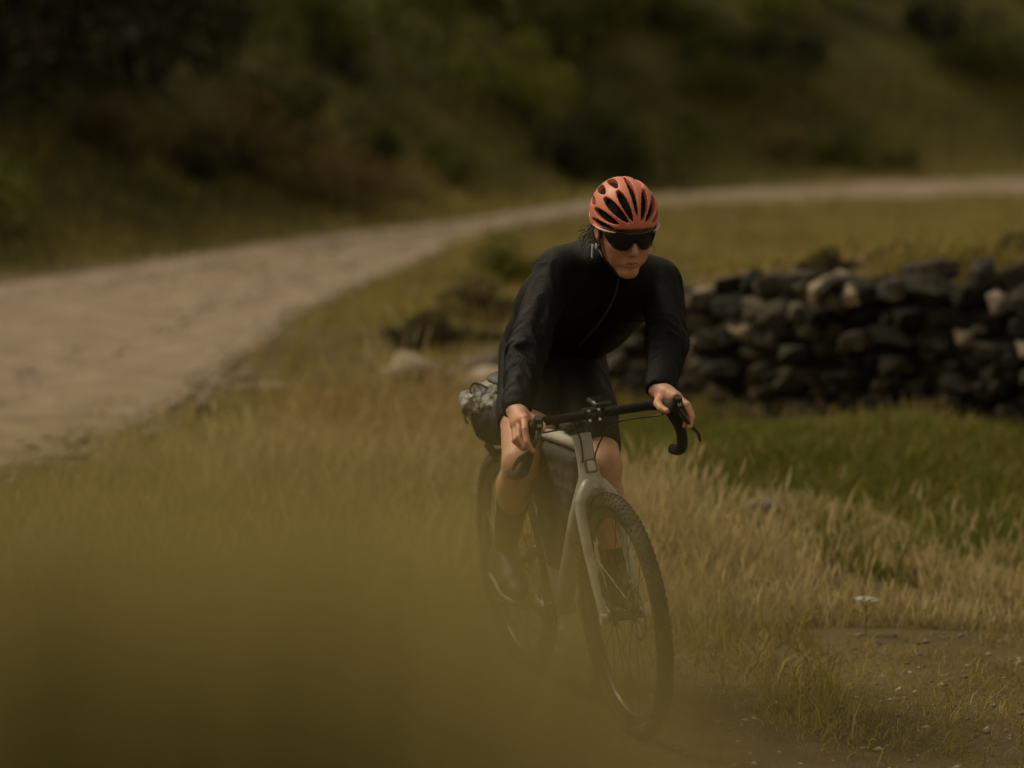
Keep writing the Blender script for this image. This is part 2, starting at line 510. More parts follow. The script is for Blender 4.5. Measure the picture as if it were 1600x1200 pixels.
def grid(xs, ys):
    X, Y = np.meshgrid(xs, ys, indexing='xy')
    n, m = len(ys), len(xs)
    i = np.arange(n * m).reshape(n, m)
    F = np.stack([i[:-1, :-1], i[:-1, 1:], i[1:, 1:], i[1:, :-1]], -1).reshape(-1, 4)
    return X.ravel(), Y.ravel(), F
xs = np.concatenate([np.linspace(-90, -9, 30)[:-1], np.linspace(-9, 9, 110), np.linspace(9, 90, 30)[1:]])
ys = np.concatenate([np.linspace(-30, 0, 10)[:-1], np.linspace(0, 50, 220), np.linspace(50, 160, 45)[1:]])
gx, gy, gF = grid(xs, ys)
gz = ground_z(gx, gy)
fm = (side_far(gx[gF].mean(1), gy[gF].mean(1)) > 0.4).astype(int)
ground = mesh_obj('ground', np.stack([gx, gy, gz], 1), gF, mats=[M_['ground'], M_['hill']], fmat=fm)
tag(ground, 'rough olive and brown moorland turf rising to a dark hillside', kind='structure')

# gravel track
nw = 14
V = []
for a, b in zip(near_c, far_c):
    for k in range(nw + 1):
        V.append(a + (b - a) * k / nw)
V = np.array(V)
V += 0.10 * np.stack([vnoise(V[:, 0] * 1.3, V[:, 1] * 1.3, 2), vnoise(V[:, 0] * 1.3, V[:, 1] * 1.3, 7)], 1)
i = np.arange(len(V)).reshape(-1, nw + 1)
F = np.stack([i[:-1, :-1], i[1:, :-1], i[1:, 1:], i[:-1, 1:]], -1).reshape(-1, 4)[:, ::-1]
rz = ground_z(V[:, 0], V[:, 1])
t_ = np.tile(np.linspace(0, 1, nw + 1), len(near_c))
rz = rz + 0.03 - 0.07 * np.clip(1 - np.minimum(t_, 1 - t_) / .08, 0, 1) - 0.022 * (np.exp(-((t_ - .3) / .09) ** 2) + np.exp(-((t_ - .72) / .09) ** 2))
road = mesh_obj('road', np.column_stack([V, rz]), F, M_['road'])
tag(road, 'pale brown gravel track curving away to the right below the hillside', kind='structure')

# trail the bicycle rolls on
tl = [(p.x, p.y) for p in catmull([(a, b, 0) for a, b in TRAIL], 14)]
V = []
for k, p in enumerate(tl):
    q0, q1 = np.array(tl[max(k - 1, 0)]), np.array(tl[min(k + 1, len(tl) - 1)])
    d = (q1 - q0) / np.linalg.norm(q1 - q0); nn = np.array([-d[1], d[0]])
    w = (0.46 + 0.09 * float(vnoise(p[0] * 2, p[1] * 2, 3))) * min(1.0, .08 + (k / 12) ** .7)
    for u in np.linspace(-1, 1, 9):
        V.append(np.array(p) + nn * u * w * (1 + 0.12 * float(vnoise(p[0] * 5 + u, p[1] * 5, 8))))
V = np.array(V)
i = np.arange(len(V)).reshape(-1, 9)
F = np.stack([i[:-1, :-1], i[1:, :-1], i[1:, 1:], i[:-1, 1:]], -1).reshape(-1, 4)
tz = ground_z(V[:, 0], V[:, 1]) + 0.004
trail = mesh_obj('path', np.column_stack([V, tz]), F, M_['trail'])
tag(trail, 'narrow dirt path under the bicycle, strewn with small stones', kind='structure')

# ------------------------------------------------------------------ stones
def rock_mesh(name, seed, dims=(1, 1, 1), rough=0.18, sub=1):
    import bmesh
    bm = bmesh.new()
    bmesh.ops.create_icosphere(bm, subdivisions=sub, radius=0.5)
    r = np.random.default_rng(seed)
    o = r.uniform(-50, 50, 3)
    pl = r.normal(size=(7, 3)); pl /= np.linalg.norm(pl, axis=1)[:, None]
    for v in bm.verts:
        p = np.array(v.co)
        b = np.sign(p) * np.abs(p * 2) ** 0.62 * 0.5      # squarer than a ball
        for q in pl:
            e = b @ q - 0.40
            if e > 0: b -= q * e * 0.8
        b *= 1 + rough * float(vnoise(*(p * 3 + o)))
        v.co = b * np.array(dims)
    me = bpy.data.meshes.new(name)
    bm.to_mesh(me); bm.free()
    return me

wall = empty('stone_wall', loc=(1.2, 16.9, 0))
tag(wall, 'low dry stone wall of dark rough stones behind the cyclist', 'wall')
var = [rock_mesh('stone', 100 + k) for k in range(10)]
for k, me in enumerate(var): me.materials.append(M_['stone'])
seg = np.linalg.norm(np.diff(WL, axis=0), axis=1); cum = np.concatenate([[0], np.cumsum(seg)])
def wall_at(s):
    return np.array([np.interp(s, cum, WL[:, 0]), np.interp(s, cum, WL[:, 1])])
def wall_h(s):
    x = wall_at(s)[0]
    return float(np.interp(x, WH_X, WH_H) + 0.04 * vnoise(s * 2.1, 3.3))
r_ = np.random.default_rng(11)
zc = 0.0
stones = []
while zc < 0.90:
    ch = r_.uniform(0.075, 0.135)
    s = r_.uniform(0, 0.2)
    while s < cum[-1]:
        ln = r_.choice([r_.uniform(0.09, 0.17), r_.uniform(.16, .28)])
        p = wall_at(s + ln / 2)
        if zc + ch * 0.6 < wall_h(s + ln / 2):
            stones.append((s + ln / 2, zc + ch / 2, ln, ch))
        s += ln
    zc += ch
def put_stone(p, z, ang, dims, tilt, me, mt=None, parent=wall):
    o = bpy.data.objects.new('stone', me)
    COL.objects.link(o)
    o.parent = parent
    o.location = (p[0] - parent.location.x, p[1] - parent.location.y, z - parent.location.z)
    o.rotation_euler = (tilt[0], tilt[1], ang + tilt[2])
    o.scale = dims
    if mt is not None:
        o.material_slots[0].link = 'OBJECT'
        o.material_slots[0].material = mt
    return o
for (s, z, ln, ch) in stones:
    p = wall_at(s); q = wall_at(s + .05) - wall_at(s - .05)
    ang = math.atan2(q[1], q[0])
    g = 0.0
    pale = r_.random()
    dk = np.interp(p[0], [0.6, 1.2, 2.0], [0.08, 0.5, 0.9])  # dark stones grow commoner to the right: shade put into their colour
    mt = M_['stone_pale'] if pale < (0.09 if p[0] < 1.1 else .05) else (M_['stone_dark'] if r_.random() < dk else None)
    nrm = np.array([q[1], -q[0]]) / np.linalg.norm(q)
    off = r_.normal(0, 0.03)
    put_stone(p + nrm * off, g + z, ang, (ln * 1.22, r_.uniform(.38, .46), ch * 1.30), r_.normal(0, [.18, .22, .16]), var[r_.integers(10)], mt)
for k in range(110):                       # small packing stones wedged in the joints of the face
    s = r_.uniform(0.05, cum[-1] * .72); p = wall_at(s); q = wall_at(s + .05) - wall_at(s - .05)
    nrm = np.array([q[1], -q[0]]) / np.linalg.norm(q)
    a_ = r_.uniform(.06, .13)
    mt = M_['stone_pale'] if r_.random() < .10 else (M_['stone_dark'] if r_.random() < np.interp(p[0], [0.6, 1.2, 2.0], [0.08, 0.5, 0.9]) else None)  # packing stones take the same rightward shade in their colour
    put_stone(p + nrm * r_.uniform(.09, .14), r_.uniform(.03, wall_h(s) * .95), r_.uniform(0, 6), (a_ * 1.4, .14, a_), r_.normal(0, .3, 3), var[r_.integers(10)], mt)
s = 0.9
while s < cum[-1]:                         # coping stones set on edge, leaning
    p = wall_at(s); q = wall_at(s + .05) - wall_at(s - .05)
    g = 0.0
    w = r_.uniform(0.08, 0.15)
    if r_.random() < 0.6:
        mt = M_['stone_pale'] if r_.random() < 0.08 else (M_['stone_dark'] if r_.random() < np.interp(p[0], [0.9, 2.0], [.2, .8]) else None)  # coping too carries the right-hand shade in its colour
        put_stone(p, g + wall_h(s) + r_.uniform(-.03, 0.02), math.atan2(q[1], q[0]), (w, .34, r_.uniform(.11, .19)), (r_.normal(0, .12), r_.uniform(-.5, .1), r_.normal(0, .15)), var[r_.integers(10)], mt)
    s += w * 1.2
mb = MB()
for k in range(24):
    s0, s1 = cum[-1] * k / 24, cum[-1] * (k + 1) / 24
    p = (wall_at(s0) + wall_at(s1)) / 2; q = wall_at(s1) - wall_at(s0)
    h = wall_h((s0 + s1) / 2) * 0.85
    g = 0.0
    mb.box((p[0] - 1.2, p[1] - 16.9, g + h / 2 - .03), (np.linalg.norm(q) * 1.02, 0.13 + 0.01 * (k % 3), h), Matrix.Rotation(math.atan2(q[1], q[0]), 3, 'Z'))
mb.build('core', M_['core'], wall, smooth=False)

def thing_rock(name, x, y, dims, label, cat, mt, seed, group=None, sink=0.25, rz=0.0, sub=2, tilt=(0, 0)):
    me = rock_mesh(name, seed, rough=0.22, sub=sub)
    me.materials.append(mt)
    me.polygons.foreach_set('use_smooth', np.ones(len(me.polygons), dtype=bool))
    o = bpy.data.objects.new(name, me)
    COL.objects.link(o)
    o.scale = dims
    o.location = (x, y, float(ground_z(x, y)) + dims[2] * (0.5 - sink))
    o.rotation_euler = (tilt[0], tilt[1], rz)
    tag(o, label, cat, group)
    return o
RUB = [(-.50, 18.35, .34, .26, .20), (-.28, 18.15, .26, .22, .15), (-.10, 17.85, .36, .3, .19), (-.36, 17.7, .22, .2, .12), (-.16, 18.6, .3, .25, .24),
       (-.62, 18.9, .26, .2, .16), (-.5, 17.5, .18, .15, .1), (-.23, 17.4, .16, .15, .09)]
for k, (x, y, a, b, c) in enumerate(RUB):
    thing_rock('rock', x, y, (a, b, c), ('pale brown rock' if k % 3 != 1 else 'dark brown rock') + ' in the tumbled heap at the broken end of the wall', 'rock',
               M_['stone_pale'] if k % 3 != 1 else M_['stone'], 300 + k, ('pale' if k % 3 != 1 else 'dark') + ' rocks tumbled from the wall', rz=k * 1.3, tilt=(0.2 * math.sin(k * 2), 0.3 * math.cos(k)))
RS = [(-1.50, 18.9, .10), (-1.45, 18.3, .13), (-1.30, 18.25, .16), (-1.22, 18.55, .09), (-1.62, 18.0, .08), (-1.16, 18.1, .07), (-1.75, 18.6, .07), (-1.36, 19.3, .08)]
for k, (x, y, a) in enumerate(RS):
    thing_rock('stone', x, y, (a * 1.3, a, a * .6), 'small pale stone lying on the near edge of the gravel track', 'stone', M_['stone_pale'], 340 + k, 'pale stones on the track edge', rz=k * .9)
thing_rock('rock', 0.99, 13.1, (.17, .15, .17), 'dark rock poking up behind the dry grass on the right', 'rock', M_['stone'], 364, sink=.2)
thing_rock('rock', -1.56, 17.1, (.12, .10, .10), 'small dark rock alone on the turf beside the track on the left', 'rock', M_['stone_dark'], 362, sink=.2)

def scatter_stones(name, x, y, size, mt, label, lift=0.0):
    n = len(x)
    base = np.array([(1, 0, 0), (0, 1, 0), (-1, 0, 0), (0, -1, 0), (0, 0, 1), (0, 0, -1)], float)
    tri = np.array([(0, 1, 4), (1, 2, 4), (2, 3, 4), (3, 0, 4), (1, 0, 5), (2, 1, 5), (3, 2, 5), (0, 3, 5)])
    rr = np.random.default_rng(len(x))
    a = rr.uniform(0, 6.28, n)
    sc = size[:, None] * np.stack([rr.uniform(.7, 1.3, n), rr.uniform(.6, 1.0, n), rr.uniform(.35, .7, n)], 1)
    P = base[None] * sc[:, None, :] * rr.uniform(.75, 1.25, (n, 6, 1))
    c, s = np.cos(a)[:, None], np.sin(a)[:, None]
    Q = np.stack([P[..., 0] * c - P[..., 1] * s, P[..., 0] * s + P[..., 1] * c, P[..., 2]], -1)
    z = ground_z(x, y) + lift
    Q += np.stack([x, y, z + sc[:, 2] * 0.05], 1)[:, None, :]
    F = (tri[None] + (np.arange(n) * 6)[:, None, None]).reshape(-1, 3)
    o = mesh_obj(name, Q.reshape(-1, 3), F, mt, smooth=False, attrs={'rnd': np.repeat(rr.random(n), 6)})
    tag(o, label, kind='stuff')
    return o
n = 15000
u = rng.random(n); v = rng.random(n)
k = u ** 0.8 * (len(near_c) - 12); ki = k.astype(int); kf = (k - ki)[:, None]
A_ = near_c[ki] * (1 - kf) + near_c[ki + 1] * kf; B_ = far_c[ki] * (1 - kf) + far_c[ki + 1] * kf
edge = np.where(rng.random(n) < .5, v, np.where(rng.random(n) < .5, v * .12, 1 - v * .25))
p = A_ + (B_ - A_) * edge[:, None]
scatter_stones('gravel', p[:, 0], p[:, 1], 0.006 + 0.034 * rng.random(n) ** 5 + 0.008 * rng.random(n), M_['gravel'], 'loose pale gravel on the curving track', 0.02)
n = 3600
tt = rng.random(n) * (len(tl) - 2); ti = tt.astype(int)
tla = np.array(tl)
p = tla[ti] + (tla[ti + 1] - tla[ti]) * (tt - ti)[:, None] + rng.normal(0, 0.3, (n, 2))
px_ = rng.uniform(-0.2, 2.2, n); py_ = rng.uniform(8.6, 11.9, n)
sel = rng.random(n) < .6
p[sel, 0], p[sel, 1] = px_[sel], py_[sel]
scatter_stones('pebbles', p[:, 0], p[:, 1], 0.0025 + 0.016 * rng.random(n) ** 6 + 0.004 * rng.random(n), M_['pebble'], 'small stones strewn on the dirt path by the wheels')

# ------------------------------------------------------------------ grass
def blades(name, x, y, h, w, bend, mt, label, seg=3, heads=0.0, head_len=0.10, droop=1.0, z0=None, lean_dir=None):
    n = len(x)
    rr = np.random.default_rng(n + 5)
    az = rr.uniform(0, 2 * np.pi, n) if lean_dir is None else lean_dir + rr.normal(0, 0.9, n)
    fa = rr.uniform(0, 2 * np.pi, n)
    z = ground_z(x, y) if z0 is None else z0
    t = np.linspace(0, 1, seg + 1)
    b = bend * (0.3 + rr.random(n) * 1.2) * h
    off = b[:, None] * (t ** 2)[None] * droop
    cx = x[:, None] + np.cos(az)[:, None] * off
    cy = y[:, None] + np.sin(az)[:, None] * off
    cz = z[:, None] - 0.01 + h[:, None] * (t[None] - 0.35 * bend * (t ** 3)[None])
    ww = w[:, None] * (1 - t ** 1.5 * 0.92)[None] * 0.5
    dx, dy = np.cos(fa)[:, None] * ww, np.sin(fa)[:, None] * ww
    L = np.stack([cx - dx, cy - dy, cz], -1); Rr = np.stack([cx + dx, cy + dy, cz], -1)
    V = np.stack([L, Rr], 2).reshape(n, -1, 3)
    nv = 2 * (seg + 1)
    q = np.array([(2 * i, 2 * i + 1, 2 * i + 3, 2 * i + 2) for i in range(seg)])
    F = (q[None] + (np.arange(n) * nv)[:, None, None]).reshape(-1, 4)
    rn = np.repeat(np.clip(rr.beta(1.6, 1.8, n) + 0.35 * vnoise(x * 2.3, y * 2.3, 4), 0, 1), nv)
    V = V.reshape(-1, 3)
    if heads > 0:
        hs = np.where(rr.random(n) < heads)[0]
        m = len(hs)
        tx, ty, tz = cx[hs, -1], cy[hs, -1], cz[hs, -1]
        dirx, diry = np.cos(az[hs]), np.sin(az[hs])
        hl = head_len * rr.uniform(.6, 1.3, m)
        HV, HF = [], []
        prof = [(-.15, .15), (.15, 1.0), (.55, .8), (1.0, .1)]
        hw = 0.0042 * rr.uniform(.6, 1.4, m)
        for pl in (0, 1):
            ang = fa[hs] + pl * np.pi / 2
            rows = []
            for (a, s) in prof:
                px = tx + dirx * hl * a * 0.35; py = ty + diry * hl * a * 0.35; pz = tz + hl * a * 0.9
                rows += [np.stack([px - np.cos(ang) * hw * s, py - np.sin(ang) * hw * s, pz], -1), np.stack([px + np.cos(ang) * hw * s, py + np.sin(ang) * hw * s, pz], -1)]
            HV.append(np.stack(rows, 1))
        HV = np.stack(HV, 1).reshape(-1, 3)
        q2 = np.array([(2 * i + 8 * pl, 2 * i + 1 + 8 * pl, 2 * i + 3 + 8 * pl, 2 * i + 2 + 8 * pl) for pl in (0, 1) for i in range(3)])
        HF = (q2[None] + (np.arange(m) * 16)[:, None, None]).reshape(-1, 4) + len(V)
        V = np.concatenate([V, HV]); F = np.concatenate([F, HF])
        rn = np.concatenate([rn, np.repeat(0.5 + 0.5 * rr.random(m), 16)])
    o = mesh_obj(name, V, F, mt, smooth=False, attrs={'rnd': rn})
    tag(o, label, kind='stuff')
    return o

def clumpy(n, x0, x1, y0, y1, k=2.2, seed=0, thr=-0.2):
    r = np.random.default_rng(seed + n)
    x = r.uniform(x0, x1, n); y = r.uniform(y0, y1, n)
    keep = vnoise(x * k, y * k, seed) + 0.5 * vnoise(x * k * 2.7, y * k * 2.7, seed + 3) > thr + r.normal(0, .25, n)
    return x[keep], y[keep]

def off_trail(x, y, d):
    return (dist_line(x, y, TRAIL) > d) & ~in_poly(x, y, road_poly)

# tall straw-coloured grass beside the front wheel
x, y = clumpy(46000, 0.30, 3.2, 11.15, 13.6, 2.5, 1, -0.35)
k = off_trail(x, y, 0.42 + 0.1 * rng.random(len(x))) & (y > 11.25 + 0.25 * vnoise(x * 3, x * 0, 5))
x, y = x[k], y[k]
col_ = 800 + 5290 * x / y
top_ = np.interp(col_, [940, 985, 1040, 1080, 1150, 1250, 1390, 1700], [705, 690, 700, 716, 762, 802, 846, 880]) + 22 * vnoise(x * 6, y * 2, 6)
zt_ = 2.04 - y * np.tan(R(6.2) + np.arctan((top_ - 600) / 5290))
kz = zt_ > .06
x, y, zt_ = x[kz], y[kz], zt_[kz]
hh = np.maximum(zt_ - .05, .06) * (0.30 + 0.78 * rng.random(len(x))) * (1 + .22 * vnoise(x * 7, y * 7, 12)) * np.interp(y, [11.2, 11.9], [.35, 1.0])
blades('dry_grass', x, y, np.maximum(hh, .05), 0.0022 + 0.0028 * rng.random(len(x)), 0.45, M_['grass_dry'], 'tall straw coloured grass standing beside the front wheel', 4, heads=0.22, head_len=.065)
x, y = clumpy(9000, .5, 3.0, 12.0, 16.6, 2.0, 14, 0.1)
k = off_trail(x, y, .5) & (y < np.interp(x, WL[:, 0], WL[:, 1]) - .2); x, y = x[k], y[k]
blades('mixed_grass', x, y, .06 + .14 * rng.random(len(x)) ** 2, .003 + .003 * rng.random(len(x)), .6, M_['grass_mix'], 'thin faded grass mixed into the green turf below the wall', 3, heads=.08, head_len=.05)
x = rng.uniform(.35, 2.3, 240); y = rng.uniform(11.4, 13.2, 240)
blades('grass_stalks', x, y, rng.uniform(.12, .40, 240) * np.interp(x, [.35, .8, 1.2, 1.6], [1.25, .9, .62, .5]), np.full(240, .0028), 0.4, M_['grass_dry'], 'few tall thin seeding grass stalks above the dry grass', 5, heads=1.0, head_len=.08)
# green turf between the dry grass and the wall
x, y = clumpy(76000, 0.2, 4.6, 11.7, 17.6, 1.5, 2, -1.2)
k = (y > 13.0) | (rng.random(len(x)) < sstep(-.08, .08, np.interp(800 + 5290 * x / y, [985, 1080, 1150, 1250, 1390, 1700], [13.6, 13.0, 12.7, 12.4, 12.1, 11.9]) * -1 + y))
x, y = x[k], y[k]
k = (dist_line(x, y, WL) > .2) & off_trail(x, y, .5) & (y < np.interp(x, WL[:, 0], WL[:, 1]))
x, y = x[k], y[k]
blades('green_grass', x, y, 0.05 + 0.09 * rng.random(len(x)) * (1 + .5 * vnoise(x * 2, y * 2, 1)), 0.006 + 0.005 * rng.random(len(x)), 0.6, M_['grass_green'], 'mound of short green grass in front of the stone wall', 2)
# short olive turf left of the bicycle and underfoot
x, y = clumpy(52000, -3.6, 1.0, 8.6, 17.8, 1.3, 3, -0.75)
k = off_trail(x, y, 0.40 + 0.15 * rng.random(len(x))) & ~((x > .3) & (y > 11.2))
x, y = x[k], y[k]
blades('turf_grass', x, y, 0.04 + 0.12 * rng.random(len(x)) ** 2, 0.005 + 0.005 * rng.random(len(x)), 0.6, M_['grass_mix'], 'short olive and tan grass around the path', 2)
x, y = clumpy(26000, 0.3, 3.2, 8.6, 11.7, 3.0, 4, -0.25)
k = off_trail(x, y, 0.30 + .15 * rng.random(len(x))); x, y = x[k], y[k]
blades('verge_grass', x, y, 0.02 + 0.06 * rng.random(len(x)) ** 2, 0.003 + 0.003 * rng.random(len(x)), 0.7, M_['grass_mix'], 'sparse trodden grass at the edge of the dirt path', 2)
# meadow beyond the wall and along the track
x, y = clumpy(150000, -9, 12, 17.3, 46, 0.9, 5, -0.8)
k = off_trail(x, y, .5) & (side_far(x, y) < 2.5) & (dist_line(x, y, near_c) > 0.08)
k &= (np.abs(x) < 0.19 * y + 1.2)
x, y = x[k], y[k]
blades('meadow_grass', x, y, 0.06 + 0.13 * rng.random(len(x)) * (1 + .6 * vnoise(x * .8, y * .8, 2)), 0.008 + 0.009 * rng.random(len(x)), 0.6, M_['grass_mix'], 'rough olive meadow grass beyond the wall and along the track', 2)
m_ = 8000
sw = rng.uniform(0, cum[-1] * .8, m_)
pw = np.array([wall_at(a) for a in sw]); hw_ = np.array([wall_h(a) for a in sw])
qn = np.array([.60, .80])
top_side = rng.random(m_) < .65
pw = pw + qn * np.where(top_side, rng.uniform(.08, .40, m_), -rng.uniform(.16, .34, m_))[:, None]
kk = vnoise(sw * 2.2, top_side * 5.0) > -.1 + rng.normal(0, .2, m_)
blades('wall_grass', pw[kk, 0], pw[kk, 1], np.where(top_side, rng.uniform(.06, .20, m_), rng.uniform(.06, .22, m_))[kk], .006 + .006 * rng.random(kk.sum()), .25, M_['grass_mix'], 'rough grass growing at the foot of the stone wall and behind its top', 4)
m_ = 5200
tk = rng.random(m_) * (len(near_c) - 1.01); ti_ = tk.astype(int); tf = (tk - ti_)[:, None]
Aq = near_c[ti_] * (1 - tf) + near_c[ti_ + 1] * tf; Bq = far_c[ti_] * (1 - tf) + far_c[ti_ + 1] * tf
lat = np.where(rng.random(m_) < .4, rng.normal(.51, .05, m_), np.where(rng.random(m_) < .6, np.abs(rng.normal(0, .06, m_)), 1 - np.abs(rng.normal(0, .05, m_))))
pq = Aq + (Bq - Aq) * lat[:, None]
kk = vnoise(pq[:, 0] * 1.4, pq[:, 1] * 1.4, 31) > rng.normal(0, .25, m_)
pq = pq[kk]
blades('track_grass', pq[:, 0], pq[:, 1], .05 + .09 * rng.random(len(pq)), .008 + .008 * rng.random(len(pq)), .6, M_['grass_mix'], 'sparse grass on the crown and ragged edges of the gravel track', 2)
# rusty dry clumps left of the bicycle
x, y = clumpy(7000, -1.15, 0.0, 14.6, 17.7, 2.6, 6, 0.0)
k = off_trail(x, y, .35); x, y = x[k], y[k]
blades('rusty_grass', x, y, (0.07 + 0.17 * rng.random(len(x)) ** 1.5) * (0.9 + .5 * vnoise(x * 3, y * 3, 8)), 0.006 + 0.006 * rng.random(len(x)), 0.5, M_['grass_fern'], 'rusty dry grass clumps left of the bicycle', 3, heads=.2)
xq = rng.normal(-.60, .10, 46); yq = rng.uniform(15.8, 17.0, 46)
blades('straw_stalks', xq, yq, rng.uniform(.22, .52, 46), np.full(46, .008), .35, M_['grass_dry'], 'tall pale straw stalks standing alone left of the cyclist', 4, heads=1.0, head_len=.12)
x, y = clumpy(16000, -1.9, 0.35, 10.2, 15.5, 1.8, 8, -0.35)
k = off_trail(x, y, .38); x, y = x[k], y[k]
blades('pale_grass', x, y, (0.10 + 0.22 * rng.random(len(x)) ** 1.3) * (0.9 + .5 * vnoise(x * 2.5, y * 2.5, 9)), 0.004 + 0.005 * rng.random(len(x)), 0.5, M_['grass_dry'], 'pale dry grass left of the bicycle behind the blurred foreground', 3, heads=.15, head_len=.07)
# grass on the bank close to the camera, far out of focus
def near_grass(n, x0, x1, y0, y1, top, seed):
    r = np.random.default_rng(seed)
    x = r.uniform(x0, x1, n); y = r.uniform(y0, y1, n)
    return x, y, top(x, y, r)
r = np.random.default_rng(3)
def bank_grass(name, n, m, wmin, wvar, lateral, lims, spread, label, seed, ya=.95, yb=1.85):
    r = np.random.default_rng(seed)
    y = r.uniform(ya, yb, n)
    pxl = lateral(r, n)                                   # lateral spread, in thousandths of the view
    keep = vnoise(pxl / 170.0, y * 3.0, seed) > -.45 + r.normal(0, .3, n)
    y, pxl = y[keep], pxl[keep]
    x = (pxl / 5290.0) * y
    gz_ = ground_z(x, y)
    lim = np.interp(pxl, *lims) + 50 * vnoise(pxl / 90.0, y * 5, seed + 1)
    el = 6.2 + np.degrees(np.arctan((lim + r.exponential(spread, len(y)) - 600) / 5290))
    h = np.maximum(2.04 - y * np.tan(np.radians(el)) - gz_, .2)
    blades(name, x, y, h * 1.02, wmin + wvar * r.random(len(y)), 0.08, m, label, 6)
bank_grass('foreground_grass', 3000, M_['grass_near'], .004, .004,
           lambda r, n: np.where(r.random(n) < .855, r.uniform(-1000, 0, n), r.uniform(-60, 330, n)),
           ([-1000, -600, -300, -100, 0, 100, 200, 330], [585, 590, 590, 600, 670, 800, 900, 1000]), 185,
           'blurred tall grass on the bank close to the viewer at lower left', 3)
bank_grass('foreground_weeds', 900, M_['weed_near'], .006, .008,
           lambda r, n: 120 - 1120 * r.random(n) ** .75,
           ([-1000, -600, -300, -100, 120], [700, 770, 880, 980, 1090]), 150,
           'blurred dark green weeds at the bottom left corner close to the viewer', 5, .80, 1.15)

# ------------------------------------------------------------------ shrubs on the hillside
def shrub_meshes(seed, nleaf=2600, lobes=9, ls=1.0):
    r = np.random.default_rng(seed)
    C = r.normal(0, [.38, .38, .22], (lobes, 3)); C[:, 2] = np.abs(C[:, 2]) + .28
    S = r.uniform(.2, .38, lobes)
    w = r.integers(0, lobes, nleaf)
    d = r.normal(size=(nleaf, 3)); d /= np.linalg.norm(d, axis=1)[:, None]
    rad = S[w] * (0.55 + 0.5 * r.random(nleaf) ** 0.6)
    P = C[w] + d * rad[:, None] * np.array([1, 1, .85])
    keep = P[:, 2] > 0.02
    P, d = P[keep], d[keep]
    n = len(P)
    a = r.normal(size=(n, 3)); a -= d * 0.3; a /= np.linalg.norm(a, axis=1)[:, None]
    b = np.cross(a, r.normal(size=(n, 3))); b /= np.linalg.norm(b, axis=1)[:, None]
    sz = r.uniform(.02, .05, n)[:, None] * ls
    V = np.stack([P - a * sz, P + b * sz * .45, P + a * sz, P - b * sz * .45], 1).reshape(-1, 3)
    F = np.arange(n * 4).reshape(-1, 4)
    me_o = mesh_obj('foliage', V, F, M_['leaf'], smooth=False, attrs={'rnd': np.repeat(np.clip(r.normal(.45, .25, n), 0, 1), 4)})
    mb = MB()
    for k in range(lobes):
        c = Vector(C[k]); mid = c * .5 + Vector(r.normal(0, .05, 3))
        mb.tube([(0, 0, -.12), mid, c], [.03, .018, .007], 5)
    st = mb.build('stem', M_['stem'])
    return me_o, st
SHV = [shrub_meshes(500 + k) for k in range(6)] + [shrub_meshes(600, 3400, 11, 1.45)]
for f, s in SHV:
    COL.objects.unlink(f); COL.objects.unlink(s)
def shrub(x, y, sx, sz, rz, v, label, mt=None, group=None, name='shrub', cat='shrub'):
    e = empty(name, loc=(x, y, float(ground_z(x, y)) - .05))
    e.rotation_euler = (0, 0, rz); e.scale = (sx, sx, sz)
    tag(e, label, cat, group)
    for src in SHV[v]:
        o = src.copy(); COL.objects.link(o); o.parent = e
        if mt is not None and o.name.startswith('foliage'):
            o.material_slots[0].link = 'OBJECT'; o.material_slots[0].material = mt
    return e
r = np.random.default_rng(21)
cnt = 0
pts = []
tries = 0
while cnt < 270 and tries < 20000:
    tries += 1
    y = r.uniform(26, 78); x = r.uniform(-0.2 * y - 2, 0.2 * y + 2)
    s = float(side_far(np.array([x]), np.array([y]))[0])
    if s < 1.0 or s > 26: continue
    if any((x - a) ** 2 + (y - b) ** 2 < (0.40 * (c + .8)) ** 2 for a, b, c in pts): continue
    sc = r.uniform(1.0, 1.9) * (0.55 if s < 2.2 else 1.0)
    if x > 2.0 and s < 6: sc *= 0.6
    pts.append((x, y, sc)); cnt += 1
    q = r.random()
    if q < .09: mt, lb = M_['leaf_tawny'], 'tawny bush among the green scrub on the hillside above the track'
    elif q < .34: mt, lb = M_['leaf_dark'], 'very dark bush in the scrub on the hillside above the track'
    else: mt, lb = None, 'olive green bush in the scrub on the hillside above the track'
    g = {'t': 'tawny bushes on the hillside', 'v': 'dark bushes on the hillside', 'o': 'olive bushes on the hillside'}[lb[0]]
    shrub(x, y, sc, sc * r.uniform(.8, 1.25), r.uniform(0, 6.28), int(r.integers(6)), lb, mt, g)
# low dark clumps by the broken wall
for (x, y, sx, sz, lb) in [(-.50, 20.3, .34, .22, 'low dark heather clump above the tumbled rocks, left one'), (-.16, 21.8, .40, .30, 'dark heather clump just behind the rider at elbow height'),
                           (0.02, 25.5, .40, .38, 'rounded olive tussock at the track edge behind the rider'), (2.0, 17.0, .26, .16, 'dark heather tuft on the wall top near the right'),
                           (2.55, 16.9, .3, .18, 'dark heather tuft over the wall at far right'), (1.62, 17.3, .2, .15, 'small dark heather tuft behind the wall left of the others')]:
    mt = None if 'olive' in lb else M_['heather']
    e = shrub(x, y, sx, sz, x * 3, 6, lb, mt, name='heather' if mt else 'tussock', cat='shrub')

